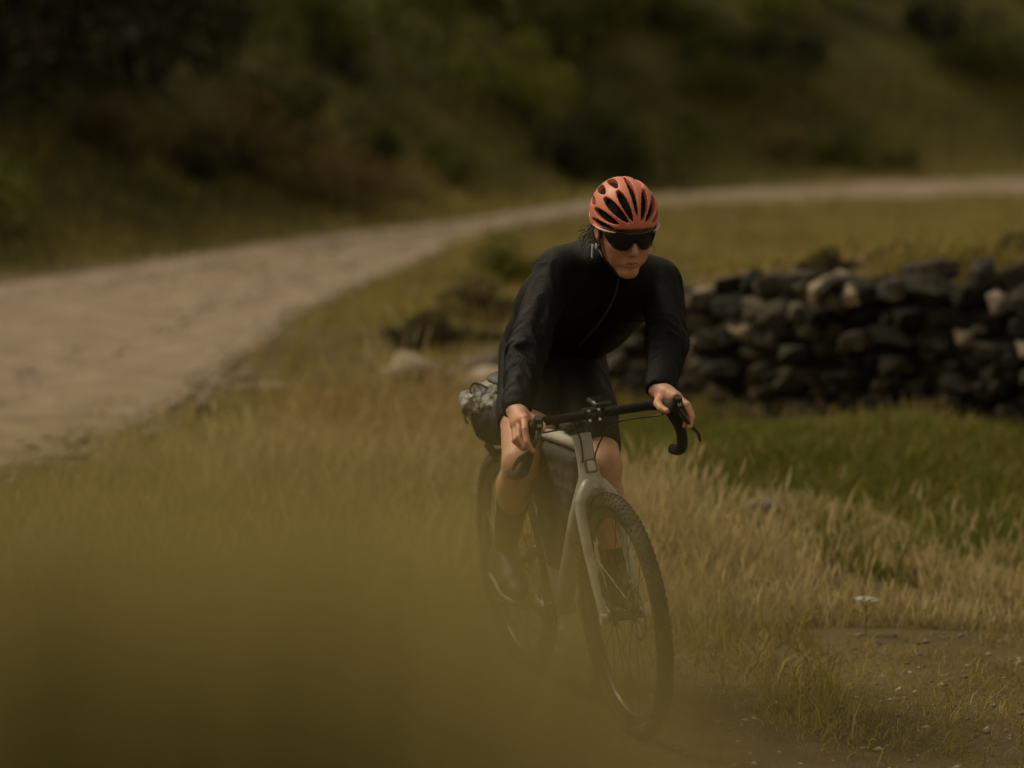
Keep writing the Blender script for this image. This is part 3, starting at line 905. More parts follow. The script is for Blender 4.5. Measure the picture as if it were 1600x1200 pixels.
# yarrow by the path
def flower(x, y, h, label):
    e = empty('wildflower', loc=(x, y, float(ground_z(x, y))))
    tag(e, label, 'wildflower')
    MB().tube([(0, 0, -.02), (.004, 0, h * .5), (0, .006, h)], .0018, 5).build('stem', M_['grass_mix'], e)
    mb = MB()
    rr = random.Random(4)
    for k in range(34):
        a = rr.uniform(0, 6.28); q = math.sqrt(rr.random()) * .045
        mb.box((math.cos(a) * q, math.sin(a) * q, h + .004 - q * q * 2), (.010, .010, .004), Matrix.Rotation(a, 3, 'Z'))
    mb.build('flower_head', M_['umbel'], e)
    mb = MB()
    for k in range(7):
        a = k * 2.4; z = h * (.15 + .1 * k)
        c = Vector((math.cos(a), math.sin(a), .5))
        mb.tube([(0, 0, z), Vector((0, 0, z)) + c * .03, Vector((0, 0, z)) + c * .05 - Vector((0, 0, .008))], [.001, .004, .0008], 4, flat=((0, 0, 1), .3))
    mb.build('leaf', M_['grass_green'], e)
flower(1.16, 10.96, .12, 'single flat topped white wildflower at the right edge of the path')


# ------------------------------------------------------------------ bicycle (x forward, y rider's left, z up; leaning to the rider's right)
PHI = HEAD - math.pi / 2
bike = empty('bicycle', loc=(BX, BY, 0.0))
bike.rotation_euler = (LEAN, 0, PHI)
tag(bike, 'silver grey gravel bicycle with black wheels and drop bars', 'bicycle')

RW, TW = 0.352, 0.0235          # wheel radius, half tyre width
def make_wheel(x, front):
    w = empty('wheel', bike, (x, 0, RW))
    rc = RW - TW
    prof = [(rc + TW * math.cos(a), TW * math.sin(a)) for a in np.linspace(-2.5, 2.5, 18)]
    MB().lathe(prof, n=96, closed=False).build('tyre', M_['rubber'], w, auto=False)
    mb = MB()
    rr = random.Random(3)
    for k in range(84):
        a0 = 2 * math.pi * k / 84
        for (th, off, dl, dw) in ((0, 0, .013, .009), (.5, .5, .010, .008), (-.5, .5, .010, .008), (.98, 0, .012, .009), (-.98, 0, .012, .009)):
            a = a0 + off * 2 * math.pi / 84
            rad = rc + (TW + .0006) * math.cos(th); y = (TW + .0006) * math.sin(th)
            M = Matrix.Rotation(-a, 3, 'Y') @ Matrix.Rotation(th, 3, 'Z')   # local x radial
            mb.box((rad * math.cos(a), y, rad * math.sin(a)), (.0032, dw * .9, dl * .85), M, bev=.2)
    tag(mb.build('tread', M_['rubber'], w, smooth=False), kind='stuff')
    MB().lathe([(rc - .012, -.0155), (rc - .010, -.012), (rc - .012, .012), (rc - .010, .0155), (rc - .020, .0150), (rc - .044, .007), (rc - .047, 0), (rc - .044, -.007), (rc - .020, -.0150)], n=96).build('rim', M_['rim'], w)
    hw = .050 if front else .066
    MB().lathe([(.004, -hw), (.011, -hw), (.011, -hw + .012), (.026, -hw + .016), (.026, -hw + .020), (.013, -hw + .026), (.013, hw - .030), (.026, hw - .024), (.026, hw - .020), (.012, hw - .014), (.011, hw), (.004, hw)], n=32).build('hub', M_['black_metal'], w)
    mb = MB()
    for k in range(28):
        sd = 1 if k % 2 else -1
        a = 2 * math.pi * k / 28; da = (.5 if (k // 2) % 2 else -.5)
        mb.tube([(.025 * math.cos(a + da), sd * (hw - .020), .025 * math.sin(a + da)), ((rc - .044) * math.cos(a), sd * .003, (rc - .044) * math.sin(a))], .00115, 5)
    tag(mb.build('spokes', M_['spoke'], w), kind='stuff')
    # disc rotor on the rider's left
    mb = MB().lathe([(.080, hw - .0128), (.080, hw - .0112), (.066, hw - .0112), (.066, hw - .0128)], n=64)
    for k in range(8):
        a = k * math.pi / 4
        mb.tube([(.020 * math.cos(a), hw - .012, .020 * math.sin(a)), (.068 * math.cos(a + .35), hw - .012, .068 * math.sin(a + .35))], [.004, .003], 6, flat=((0, 1, 0), .3))
    mb.build('brake_disc', M_['steel'], w)
    return w
WB = 1.03
fw = make_wheel(WB, True)
rw = make_wheel(0.0, False)
fw.rotation_euler = (0, 0.3, 0)

HT, HB = Vector((.803, 0, .848)), Vector((.852, 0, .705))     # head tube top and bottom
BB = Vector((.435, 0, .275))
mb = MB()
mb.tube(catmull([HT, (HT + HB) / 2, HB], 4), lerp_list([(.028), (.0275), (.036)], 9), 20)
mb.tube(catmull([(.845, 0, .742), (.70, 0, .585), BB + Vector((.03, 0, .03))], 8), lerp_list([.028, .034, .030], 17), 18, flat=((0, 1, 0), .92))
mb.tube(catmull([(.250, 0, .790), (.53, 0, .812), (.805, 0, .822)], 8), lerp_list([.015, .018, .024], 17), 16, flat=((0, 1, 0), 1.15))
mb.tube([BB, (.247, 0, .815)], [.021, .0175], 16)
mb.lathe([(.024, -.036), (.024, .036), (.018, .036), (.018, -.036)], c=tuple(BB), n=32)
for sd in (-1, 1):
    mb.tube(catmull([(.268, sd * .010, .735), (.20, sd * .048, .64), (.0, sd * .068, RW)], 8), lerp_list([.010, .009, .0085], 17), 10)
    mb.tube(catmull([BB + Vector((-.01, sd * .034, 0)), (.33, sd * .046, .292), (.18, sd * .060, .322), (0, sd * .068, RW)], 6), lerp_list([.015, .013, .011, .010], 19), 10)
    mb.tube([(0, sd * .060, RW), (0, sd * .076, RW)], .015, 14)
frame = mb.build('frame', M_['frame'], bike)
# fork: flat topped crown flowing into two blades
mb = MB()
for sd in (-1, 1):
    pts = catmull([(.856, sd * .004, .700), (.872, sd * .026, .697), (.890, sd * .050, .662), (.915, sd * .0565, .590), (.965, sd * .058, .470), (1.018, sd * .060, RW + .01)], 7)
    mb.tube(pts, lerp_list([.032, .030, .023, .0195, .0165, .0125], len(pts)), 14, flat=((0, 1, 0), .74))
    mb.tube([(WB - .004, sd * .0515, RW), (WB - .004, sd * .070, RW)], .0155, 16)
mb.tube([HB + Vector((-.003, 0, .012)), HB + Vector((.004, 0, -.012))], [.037, .037], 20)
mb.build('fork', M_['frame'], bike)
# head badge: rounded square plate on the head tube
nrm = Vector((.143, 0, .049)).normalized()
ax = (HT - HB).normalized(); sx_ = Vector((0, 1, 0))
def plate(name, c, w, h, t, rad, m, parent):
    ring = []
    for (sx, sz, a0) in ((1, 1, 0), (-1, 1, 90), (-1, -1, 180), (1, -1, 270)):
        for k in range(5):
            a = R(a0 + k * 22.5)
            ring.append((sx * (w / 2 - rad) + rad * math.cos(a), sz * (h / 2 - rad) + rad * math.sin(a)))
    V = [c + sx_ * u + ax * v for u, v in ring] + [c + sx_ * u * .94 + ax * v * .94 + nrm * t for u, v in ring]
    n = len(ring)
    F = [(k, (k + 1) % n, n + (k + 1) % n, n + k) for k in range(n)] + [tuple(range(n, 2 * n))]
    return mesh_obj(name, np.array(V), F, m, parent, smooth=False)
bc = HB + ax * .052 + nrm * .0265
bdg = plate('head_badge', bc, .036, .044, .006, .008, M_['badge_dark'], frame)
plate('emblem', bc + nrm * .006 + sx_ * .001, .027, .034, .002, .006, M_['badge'], bdg) if False else plate('badge_plate', bc + nrm * .0058, .024, .031, .003, .006, M_['badge'], frame)
# headset, stem, bar
BC = Vector((.895, .008, .917))
ST = HT + ax * .045
mb = MB()
for k in range(3):
    mb.tube([HT + ax * (.004 + k * .011), HT + ax * (.0135 + k * .011)], .0185, 20)
mb.build('headset_spacer', M_['black_metal'], bike)
mb = MB()
mb.tube([ST - ax * .020, ST + ax * .022], .021, 20)
mb.tube(catmull([ST + Vector((.004, 0, .002)), (ST + BC) / 2, BC], 4), lerp_list([.020, .018, .019], 9), 16)
mb.tube([BC + Vector((0, -.024, 0)), BC + Vector((0, .024, 0))], .0215, 20)
stem = mb.build('stem', M_['black_metal'], bike)
for (dy, dz) in ((-.015, .014), (.015, .014), (-.015, -.014), (.015, -.014)):
    c = BC + Vector((.019, dy, dz))
    MB().tube([c, c + Vector((.006, 0, .001))], .0042, 10).build('bolt', M_['steel'], stem)
mb = MB().tube([BC + Vector((0, -.195, 0)), BC + Vector((0, .195, 0))], .0135, 16)
bar = mb.build('handlebar', M_['tape'], bike)
def side_parts(sd):
    y0 = BC.y
    def q(x, y, z): return Vector((x, y0 + sd * y, z))
    drop = catmull([q(.895, .180, .917), q(.915, .203, .917), q(.955, .208, .912), q(.990, .215, .886), q(.995, .228, .850), q(.965, .238, .800), q(.915, .243, .780), q(.862, .245, .776)], 6)
    d = MB().tube(drop, .0155, 14).build('bar_drop', M_['tape'], bike)
    MB().tube([q(.866, .245, .776), q(.858, .2455, .7755)], [.0135, .0125], 14).build('end_plug', M_['black_metal'], d)
    # rubber hood and its raised nose
    hp = catmull([q(.945, .207, .921), q(.985, .208, .921), q(1.015, .208, .924), q(1.040, .208, .934), q(1.051, .208, .955)], 5)
    hd = MB().tube(hp, lerp_list([.0165, .019, .0195, .019, .0135], len(hp)), 16, flat=((0, 1, 0), .88)).build('brake_hood', M_['hoodm'], bike)
    MB().box(q(1.0595, .2085, .936), (.003, .012, .016), bev=.3).build('hood_cap', M_['steel'], hd)
    lv = catmull([q(1.042, .210, .919), q(1.056, .222, .893), q(1.045, .244, .862), q(1.022, .268, .840), q(.998, .281, .812)], 5)
    MB().tube(lv, lerp_list([.011, .0105, .0095, .008, .0055], len(lv)), 12, flat=((0, 1, .35), .62)).build('brake_lever', M_['black_metal'], bike)
    c = catmull([q(.99, .205, .915), q(.955, .18, .895), BC + Vector((.01, sd * .06, -.035)), Vector((.86, sd * .02, .80)), Vector((.83, sd * .026, .74))], 6)
    MB().tube(c, .0026, 7).build('cable', M_['black_metal'], bike)
side_parts(-1); side_parts(1)
# bike computer on an out-front mount
mb = MB().tube([BC + Vector((.0, .034, .012)), BC + Vector((.035, .026, .028)), BC + Vector((.055, .008, .034))], [.006, .005, .006], 8)
mt_ = mb.build('computer_mount', M_['black_metal'], bike)
cpu = MB().box(BC + Vector((.060, .006, .042)), (.080, .050, .014), Matrix.Rotation(R(8), 3, 'Y'), bev=.3).build('bike_computer', M_['black_metal'], bike)
MB().box(BC + Vector((.061, .006, .0495)), (.060, .040, .002), Matrix.Rotation(R(8), 3, 'Y'), bev=.3).build('screen', M_['screen'], cpu)
# seat post, saddle
mb = MB().tube([(.249, 0, .80), (.214, 0, .905)], .0135, 16)
mb.tube([(.214, 0, .903), (.212, 0, .917)], .020, 12)
mb.build('seat_post', M_['black_metal'], bike)
st_ = [( .345, .020, .014, .962), (.30, .024, .016, .966), (.24, .036, .018, .966), (.17, .062, .019, .968), (.11, .072, .020, .974), (.075, .060, .016, .978)]
sm = catmull([(a + .03, 0, d - .025) for a, b, c, d in st_], 4)
mb = MB().tube(sm, list(zip(lerp_list([b for a, b, c, d in st_], len(sm)), lerp_list([c for a, b, c, d in st_], len(sm)))), 18, flat=((0, 1, 0), 1))
mb.build('saddle', M_['saddle'], bike)
for sd in (-1, 1):
    MB().tube(catmull([(.36, sd * .012, .927), (.28, sd * .021, .915), (.20, sd * .022, .915), (.13, sd * .034, .937)], 4), .0035, 8).build('saddle_rail', M_['steel'], bike)
# crank set: right pedal forward
CA = R(4)
def crank(sd):
    d = Vector((math.cos(CA), 0, -math.sin(CA))) * (1 if sd > 0 else -1)
    c0 = BB + Vector((0, sd * .066, 0)); c1 = c0 + d * .172 + Vector((0, sd * .012, 0))
    MB().tube([c0 - d * .012, c0 + d * .05, c1, c1 + d * .012], [.017, .014, .0125, .010], 12, flat=((0, 1, 0), .65)).build('crank_arm', M_['black_metal'], bike)
    p = c1 + Vector((0, sd * .048, 0))
    mb = MB().tube([c1, c1 + Vector((0, sd * .055, 0))], .007, 10)
    mb.box(p, (.065, .050, .018), bev=.25); mb.box(p + Vector((0, 0, 0)), (.090, .026, .012), bev=.25)
    mb.build('pedal', M_['black_metal'], bike)
    return p
PR, PL = crank(-1), crank(1)
mb = MB().lathe([(.078, -.049), (.083, -.0475), (.083, -.0455), (.078, -.044), (.064, -.045), (.064, -.048)], c=tuple(BB), n=80)
for k in range(40):
    a = 2 * math.pi * k / 40
    mb.box((BB.x + .085 * math.cos(a), -.0465, BB.z + .085 * math.sin(a)), (.006, .0022, .005), Matrix.Rotation(-a, 3, 'Y'), bev=.2)
for k in range(4):
    a = k * math.pi / 2 + .4
    mb.tube([(BB.x, -.047, BB.z), (BB.x + .07 * math.cos(a), -.0465, BB.z + .07 * math.sin(a))], [.016, .008], 8, flat=((0, 1, 0), .3))
mb.build('chainring', M_['black_metal'], bike)
mb = MB()
for k in range(8):
    rr = .026 + .0046 * k
    mb.lathe([(rr, -.036 - .0038 * (7 - k) * .9), (rr, -.0375 - .0038 * (7 - k) * .9), (rr - .010, -.0375 - .0038 * (7 - k) * .9), (rr - .010, -.036 - .0038 * (7 - k) * .9)], c=(0, 0, RW), n=36)
mb.build('cassette', M_['steel'], bike)
mb = MB().tube([(.006, -.062, RW - .02), (.02, -.066, RW - .06), (.012, -.058, RW - .085)], [.012, .014, .010], 10)
mb.box((.012, -.050, RW - .12), (.024, .008, .075), bev=.2)
mb.lathe([(.018, -.049), (.018, -.045), (.005, -.045), (.005, -.049)], c=(.03, 0, RW - .085), n=20)
mb.lathe([(.018, -.049), (.018, -.045), (.005, -.045), (.005, -.049)], c=(.012, 0, RW - .155), n=20)
mb.build('derailleur', M_['black_metal'], bike)
ch = [(BB.x, BB.z + .085), (.0, RW + .05), (-.045, RW + .02), (-.045, RW - .02), (.03, RW - .066), (.012, RW - .172), (.03, RW - .17), (BB.x, BB.z - .085), (BB.x + .06, BB.z - .06), (BB.x + .085, BB.z), (BB.x + .06, BB.z + .06), (BB.x, BB.z + .085)]
MB().tube([(a, -.0465, b) for a, b in ch], .0036, 6, caps=False, flat=((0, 1, 0), .8)).build('chain', M_['black_metal'], bike)
MB().box((WB - .055, .052, RW + .062), (.050, .024, .042), Matrix.Rotation(R(55), 3, 'Y'), bev=.3).build('brake_caliper', M_['black_metal'], bike)
MB().box((.055, .052, RW + .030), (.050, .024, .036), Matrix.Rotation(R(-15), 3, 'Y'), bev=.3).build('brake_caliper', M_['black_metal'], bike)
# bags
def wrinkle(V, F, amp, fr, seed=0):
    N = normals(V, F)
    return V + N * (amp * vnoise(V[:, 0] * fr, V[:, 1] * fr, V[:, 2] * fr + seed))[:, None]
bag = empty('saddle_bag', loc=(BX + .06 * math.sin(HEAD), BY - .06 * math.cos(HEAD), 0)); bag.rotation_euler = (LEAN, 0, PHI)
tag(bag, 'black saddle bag with grey crumpled fabric and cords strapped behind the seat', 'saddle bag')
v = Vol((-.36, -.14, .62), (.26, .14, .98), .004)
v.cap((.16, 0, .84), (-.10, 0, .81), .050, .070, .02); v.ell((-.13, 0, .795), (.08, .072, .072), k=.04)
v.cap((.10, 0, .79), (-.10, 0, .755), .04, .038, .04)
V, F = v.mesh(); V = wrinkle(relax(V, F, 2), F, .007, 28)
mesh_obj('bag_body', V, F, M_['bag'], bag)
v = Vol((-.36, -.14, .72), (.10, .14, .98), .0035)
v.cap((-.13, -.045, .845), (-.13, .045, .845), .056, k=.02); v.ell((-.05, 0, .86), (.12, .062, .04), k=.05)
V, F = v.mesh(); V = wrinkle(relax(V, F, 2), F, .011, 34, 3); V = wrinkle(V, F, .004, 90, 5)
mesh_obj('stuffed_jacket', V, F, M_['bag_grey'], bag)
for k, yy in enumerate((-.065, -.022, .022, .065)):
    c = [(-.13 - .069 * math.cos(a), yy * .85 + .026 * math.sin(a * 2 + k * 1.6), .845 + .069 * math.sin(a)) for a in np.linspace(-1.0, 2.4, 20)]
    MB().tube(c, .0036, 7).build('cord', M_['strap'], bag)
MB().box((-.09, -.03, .70), (.03, .022, .06), Matrix.Rotation(.5, 3, 'X'), bev=.2).build('buckle_strap', M_['strap'], bag)
fb = empty('frame_bag', loc=(BX, BY, 0)); fb.rotation_euler = (LEAN, 0, PHI)
tag(fb, 'slim black bag filling the triangle of the bicycle frame', 'frame bag')
v = Vol((.26, -.06, .34), (.84, .06, .84), .004)
for k in range(9):
    zz_ = .765 - .042 * k
    xa = .435 - (.435 - .249) * (zz_ - .275) / .525 + .045
    xb = .845 - (.845 - .435) * (.742 - zz_) / .467 - .050
    if xb > xa: v.cap((xa, 0, zz_), (min(xb, .775), 0, zz_), .031, .031, .02)
V, F = v.mesh(); V = wrinkle(relax(V, F, 2), F, .004, 30, 7)
mesh_obj('bag_body', V, F, M_['bag'], fb)
v = Vol((.62, -.06, .80), (.84, .06, .96), .004)
v.cap((.66, 0, .860), (.755, 0, .868), .020, .026, .01)
tb = empty('top_tube_bag', loc=(BX, BY, 0)); tb.rotation_euler = (LEAN, 0, PHI)
tag(tb, 'small black pouch on the top tube right behind the stem', 'pouch')
V, F = v.mesh(); V = wrinkle(relax(V, F, 2), F, .003, 40, 7)
mesh_obj('pouch_body', V, F, M_['bag'], tb)

# ------------------------------------------------------------------ rider (same axes as the bicycle, but upright)
rider = empty('person', loc=(BX, BY, 0.0))
rider.rotation_euler = (0, 0, PHI)
tag(rider, 'cyclist in black jacket, coral helmet and dark visor sunglasses riding towards the viewer', 'person')
cl, sl_ = math.cos(LEAN), math.sin(LEAN)
def B2R(p):
    return np.array([p[0], p[1] * cl - p[2] * sl_, p[1] * sl_ + p[2] * cl])
A3 = lambda *a: np.array(a, float)

# joints
HIP = {-1: A3(.15, -.040, 1.000), 1: A3(.15, .100, .995)}
KNEE = {-1: A3(.500, -.180, .725), 1: A3(.522, .070, .712)}
pr, pl_ = B2R(PR), B2R(PL)
BALL = {-1: pr + A3(.0, .028, .045), 1: pl_ + A3(.0, .012, .045)}
ANK = {-1: BALL[-1] + A3(-.108, .006, .098), 1: BALL[1] + A3(-.125, .010, .075)}
HEEL = {-1: ANK[-1] + A3(-.056, 0, -.066), 1: ANK[1] + A3(-.050, 0, -.075)}
SH = {-1: A3(.585, -.102, 1.300), 1: A3(.59, .226, 1.264)}
ELB = {-1: A3(.715, -.228, 1.082), 1: A3(.735, .196, 1.085)}
def hb(sd, x, y, z):
    return B2R((x, .008 + sd * (y - .016), z - .026))
WR = {-1: hb(-1, .888, .236, .985), 1: hb(1, .888, .226, .985)}
NECK = A3(.635, .055, 1.335)

# head axes
HO = A3(.775, .046, 1.428)
yaw, pit, rol = R(-1), R(18), R(2)
hf = A3(math.cos(yaw) * math.cos(pit), math.sin(yaw) * math.cos(pit), -math.sin(pit))
hl = A3(-math.sin(yaw), math.cos(yaw), 0)
hu = np.cross(hf, hl)
hl, hu = hl * math.cos(rol) + hu * math.sin(rol), hu * math.cos(rol) - hl * math.sin(rol)
HM = np.stack([hf, hl, hu], 1)                  # columns: forward, left, up
def H(f, l, u): return HO + HM @ A3(f, l, u)

bv = Vol((-.05, -.42, .24), (1.10, .42, 1.62), .003)
# trunk under the clothes
bv.cap(A3(.14, -.015, 1.04), A3(.50, -.01, 1.26), .085, .085, .05)
bv.cap(A3(.14, .085, 1.04), A3(.51, .14, 1.24), .085, .085, .05)
bv.cap(SH[-1], SH[1], .044, .044, .02)
bv.cap(NECK + A3(-.03, 0, -.01), H(-.030, 0, -.045), .050, .049, .015)
for sd in (-1, 1):
    bv.cap(SH[sd], ELB[sd], .047, .038, .02)
    bv.cap(ELB[sd], WR[sd], .038, .026, .015)
    # legs: thigh, knee cap, calf, ankle, foot
    kd = KNEE[sd] - HIP[sd]
    bv.cap(HIP[sd], HIP[sd] + kd * .55, .092, .076, .03)
    bv.cap(HIP[sd] + kd * .5, KNEE[sd], .077, .055, .02)
    inn = A3(0, -sd, 0) * (.040 if sd < 0 else .010)
    bv.cap(HIP[sd] + inn * .6, HIP[sd] + kd * .66 + inn, .080, .066, .03)
    ax_ = (ANK[sd] - KNEE[sd]); axn = ax_ / np.linalg.norm(ax_)
    bk = np.cross(A3(0, 1, 0), axn); bk = bk if bk[0] < 0 else -bk          # towards the calf
    bv.ell(KNEE[sd] - bk * .016 + axn * .004, (.044, .042, .046), k=.02)
    bv.cap(KNEE[sd], KNEE[sd] + ax_ * .3 + bk * .010, .050, .053, .02)
    bv.ell(KNEE[sd] + ax_ * .28 + bk * .022, (.052, .046, .085), M=np.stack([bk, np.cross(axn, bk), axn], 1), k=.02)
    bv.cap(KNEE[sd] + ax_ * .3 + bk * .008, ANK[sd], .050, .031, .02)
    bv.cap(KNEE[sd] + ax_ * .02 - bk * .02, KNEE[sd] + ax_ * .6 - bk * .006, .026, .024, .02)
    bv.cap(ANK[sd], HEEL[sd], .032, .030, .01)
    bv.cap(HEEL[sd], BALL[sd], .030, .033, .02)
# skull and face
def e(c, r, k=.01, sub=False): bv.ell(H(*c), r, M=HM, k=k, sub=sub)
def c_(a, b, ra, rb=None, k=.01, sub=False): bv.cap(H(*a), H(*b), ra, rb, k, sub)
e((-.012, 0, .040), (.096, .076, .082), .02)
e((.022, 0, -.018), (.072, .0655, .078), .02)
for sd in (-1, 1):
    c_((-.012, sd * .054, -.052), (.058, sd * .015, -.103), .016, .0155, .024)       # jaw line
    e((.052, sd * .040, -.022), (.026, .024, .021), .02)                             # cheek bone
    e((.050, sd * .036, -.058), (.026, .021, .028), .02)                             # cheek
    e((.0905, sd * .033, .010), (.015, .017, .011), .008, True)                      # eye socket
    e((.078, sd * .031, .009), (.0125, .0135, .0125), .003)                          # eye
    c_((.086, sd * .014, .030), (.074, sd * .050, .030), .0065, .005, .012)          # brow
    e((-.006, sd * .079, -.006), (.017, .007, .030), .006)                           # ear
    e((.002, sd * .087, -.004), (.009, .005, .017), .004, True)
    e((-.001, sd * .077, -.033), (.008, .006, .009), .005)
    e((.0925, sd * .0115, -.0345), (.010, .0075, .0075), .006)                       # nostril wing
    e((.0985, sd * .0065, -.0425), (.004, .003, .0035), .002, True)
    c_((.0918, sd * .003, -.0635), (.0825, sd * .0220, -.0680), .0042, .0024, .006)    # upper lip
    c_((.0905, sd * .003, -.0722), (.0825, sd * .0200, -.0695), .0050, .0026, .006)   # lower lip
c_((.086, 0, .022), (.107, 0, -.026), .0085, .0095, .012)
e((.107, 0, -.030), (.0105, .0105, .0095), .008)
e((.070, 0, -.065), (.022, .026, .022), .02)
e((.0685, 0, -.1035), (.0195, .021, .0165), .02)
c_((.0955, -.020, -.0682), (.0955, .020, -.0682), .0024, .0024, .003, True)
# hands closed on the rubber hoods
for sd in (-1, 1):
    h = lambda x, y, z: hb(sd, x, y, z)
    bv.cap(WR[sd], h(.925, .236, .975), .027, .026, .015)
    kn = [h(.985, .243, .972), h(.968, .253, .965), h(.948, .258, .957), h(.928, .258, .948)]
    for q_, r_k in zip(kn, (.0150, .0150, .0140, .0125)):
        bv.cap(h(.905, .236, .972), q_, .0185, r_k, .014)
    bv.cap(h(.915, .240, .960), h(.965, .246, .955), .018, .016, .015)
    pip = [h(1.030, .259, .950), h(1.010, .272, .928), h(.988, .276, .918), h(.966, .273, .912)]
    dip = [h(1.050, .262, .918), h(1.030, .262, .902), h(1.004, .259, .894), h(.980, .256, .890)]
    tip = [h(1.056, .250, .892), h(1.033, .244, .892), h(1.004, .241, .889), h(.980, .238, .888)]
    for j in range(4):
        r0 = (.0098, .0100, .0096, .0086)[j]
        bv.cap(kn[j], pip[j], r0 * 1.12, r0, .004)
        bv.cap(pip[j], dip[j], r0, r0 * .92, .0025)
        bv.cap(dip[j], tip[j], r0 * .92, r0 * .80, .0025)
    bv.cap(h(.915, .222, .968), h(.955, .196, .955), .0165, .0120, .012)
    bv.cap(h(.955, .196, .955), h(.988, .194, .945), .0118, .0105, .004)
    bv.cap(h(.988, .194, .945), h(1.012, .203, .938), .0105, .0085, .004)
V, F = bv.mesh(); del bv
V = relax(V, F, 1, .4)
# lips get their own skin tone
loc = (V - HO) @ HM
fc = loc[F].mean(1)
lip = (fc[:, 0] > .080) & (np.abs(fc[:, 1]) < .0205) & (fc[:, 2] < -.0590 - .38 * np.abs(fc[:, 1])) & (fc[:, 2] > -.0785 + .48 * np.abs(fc[:, 1]))
mesh_obj('body', V, F, parent=rider, mats=[M_['skin'], M_['lips']], fmat=lip.astype(int))

# folds: ridges running across a limb, squeezed on the inside of the bend
def folds(V, F, a, b, amp, fr, seed, rad=.11):
    N = normals(V, F)
    ba = b - a; L = np.linalg.norm(ba); d = ba / L
    t = (V - a) @ d
    q = V - a - t[:, None] * d
    rr = np.linalg.norm(q, axis=1)
    e1 = np.cross(d, A3(0, 1, 0)); e1 /= np.linalg.norm(e1); e2 = np.cross(d, e1)
    u1, u2 = q @ e1 / (rr + 1e-6), q @ e2 / (rr + 1e-6)
    w = np.clip(1 - (rr / rad) ** 4, 0, 1) * np.clip((t + .03) / .05, 0, 1) * np.clip((L + .03 - t) / .05, 0, 1)
    s_ = t * fr / 5.5 + 1.4 * u1 + .9 * u2
    r1 = 1 - 2.4 * np.abs(vnoise(s_, u1 * 1.1 + seed, u2 * 1.1))
    r2 = 1 - 2.4 * np.abs(vnoise(s_ * 1.9 + 7, u1 * 1.7 - seed, u2 * 1.7))
    return V + N * (amp * w * (r1 + .45 * r2) * (.5 + .8 * np.clip(vnoise(t * 9, u1 * 1.3, u2 * 1.3 + seed) + .35, 0, 1)))[:, None]

jv = Vol((-.02, -.42, .90), (1.0, .42, 1.50), .0038)
jv.cap(A3(.16, -.020, 1.05), A3(.36, -.030, 1.175), .100, .106, .05)
jv.cap(A3(.36, -.030, 1.175), A3(.53, -.030, 1.262), .106, .098, .05)
jv.cap(A3(.16, .090, 1.045), A3(.36, .105, 1.150), .098, .106, .05)
jv.cap(A3(.36, .105, 1.150), A3(.535, .160, 1.235), .106, .094, .05)
jv.cap(A3(.55, -.03, 1.29), A3(.55, .15, 1.265), .070, .068, .05)
jv.cap(A3(.52, .05, 1.33), NECK + A3(.010, 0, .010), .078, .068, .03)
for sd in (-1, 1):
    jv.cap(NECK + A3(-.06, sd * .03, -.03), SH[sd] + A3(-.01, -sd * .02, .002), .062, .058, .05)
    jv.cap(SH[sd], ELB[sd], .0600, .056, .03)
    jv.cap(ELB[sd], ELB[sd] + (WR[sd] - ELB[sd]) * .93, .0565, .0420, .018)
# open neck of the collar and open cuffs
jv.cap(NECK + A3(.060, 0, .045), H(-.02, 0, -.05), .052, .056, .006, sub=True)
for sd in (-1, 1):
    d = (WR[sd] - ELB[sd]); d /= np.linalg.norm(d)
    jv.cap(WR[sd] - d * .035, WR[sd] + d * .05, .0275, .030, .003, sub=True)
V, F = jv.mesh(); V = relax(V, F, 2)
for sd in (-1, 1):
    V = folds(V, F, ELB[sd], WR[sd], .0060, 150, 3 + sd, .075)
    V = folds(V, F, SH[sd], ELB[sd], .0055, 85, 13 + sd, .085)
    V = folds(V, F, ELB[sd] + (SH[sd] - ELB[sd]) * .3, ELB[sd] + (WR[sd] - ELB[sd]) * .2, .007, 170, 23 + sd, .085)
V = folds(V, F, A3(.12, -.03, 1.05), A3(.55, .06, 1.26), .0060, 60, 31, .20)
V = relax(V, F, 1, .35)
jk = mesh_obj('jacket', V, F, M_['jacket'], rider)
# front zip down the chest
zz = catmull([NECK + A3(.066, 0, -.052), A3(.640, .062, 1.222), A3(.555, .052, 1.150), A3(.42, .03, 1.062)], 8)
MB().tube(zz, .0035, 8).build('zip', M_['zip'], jk)

sv = Vol((-.02, -.36, .66), (.62, .26, 1.16), .004)
sv.cap(A3(.14, -.02, 1.05), A3(.26, -.02, 1.11), .098, .09, .05); sv.cap(A3(.14, .085, 1.04), A3(.26, .09, 1.10), .098, .09, .05)
for sd, f_ in ((-1, .60), (1, .80)):
    kd = KNEE[sd] - HIP[sd]; dn = kd / np.linalg.norm(kd)
    sv.cap(HIP[sd], HIP[sd] + kd * .55, .098, .083, .03)
    sv.cap(HIP[sd] + kd * .5, HIP[sd] + kd * 1.0, .084, .0615, .02)
    inn = A3(0, -sd, 0) * (.040 if sd < 0 else .010)
    sv.cap(HIP[sd] + inn * .6, HIP[sd] + kd * .75 + inn, .086, .070, .03)
for sd, f_ in ((-1, .60), (1, .84)):
    kd = KNEE[sd] - HIP[sd]; dn = kd / np.linalg.norm(kd)
    sv.cap(HIP[sd] + kd * f_ + dn * .13, HIP[sd] + kd * f_ + dn * .30, .13, .13, .0, sub=True)
V, F = sv.mesh(); V = relax(V, F, 2)
for sd in (-1, 1):
    V = folds(V, F, HIP[sd], HIP[sd] + (KNEE[sd] - HIP[sd]) * .6, .003, 70, 5 + sd, .13)
mesh_obj('shorts', V, F, M_['shorts'], rider)

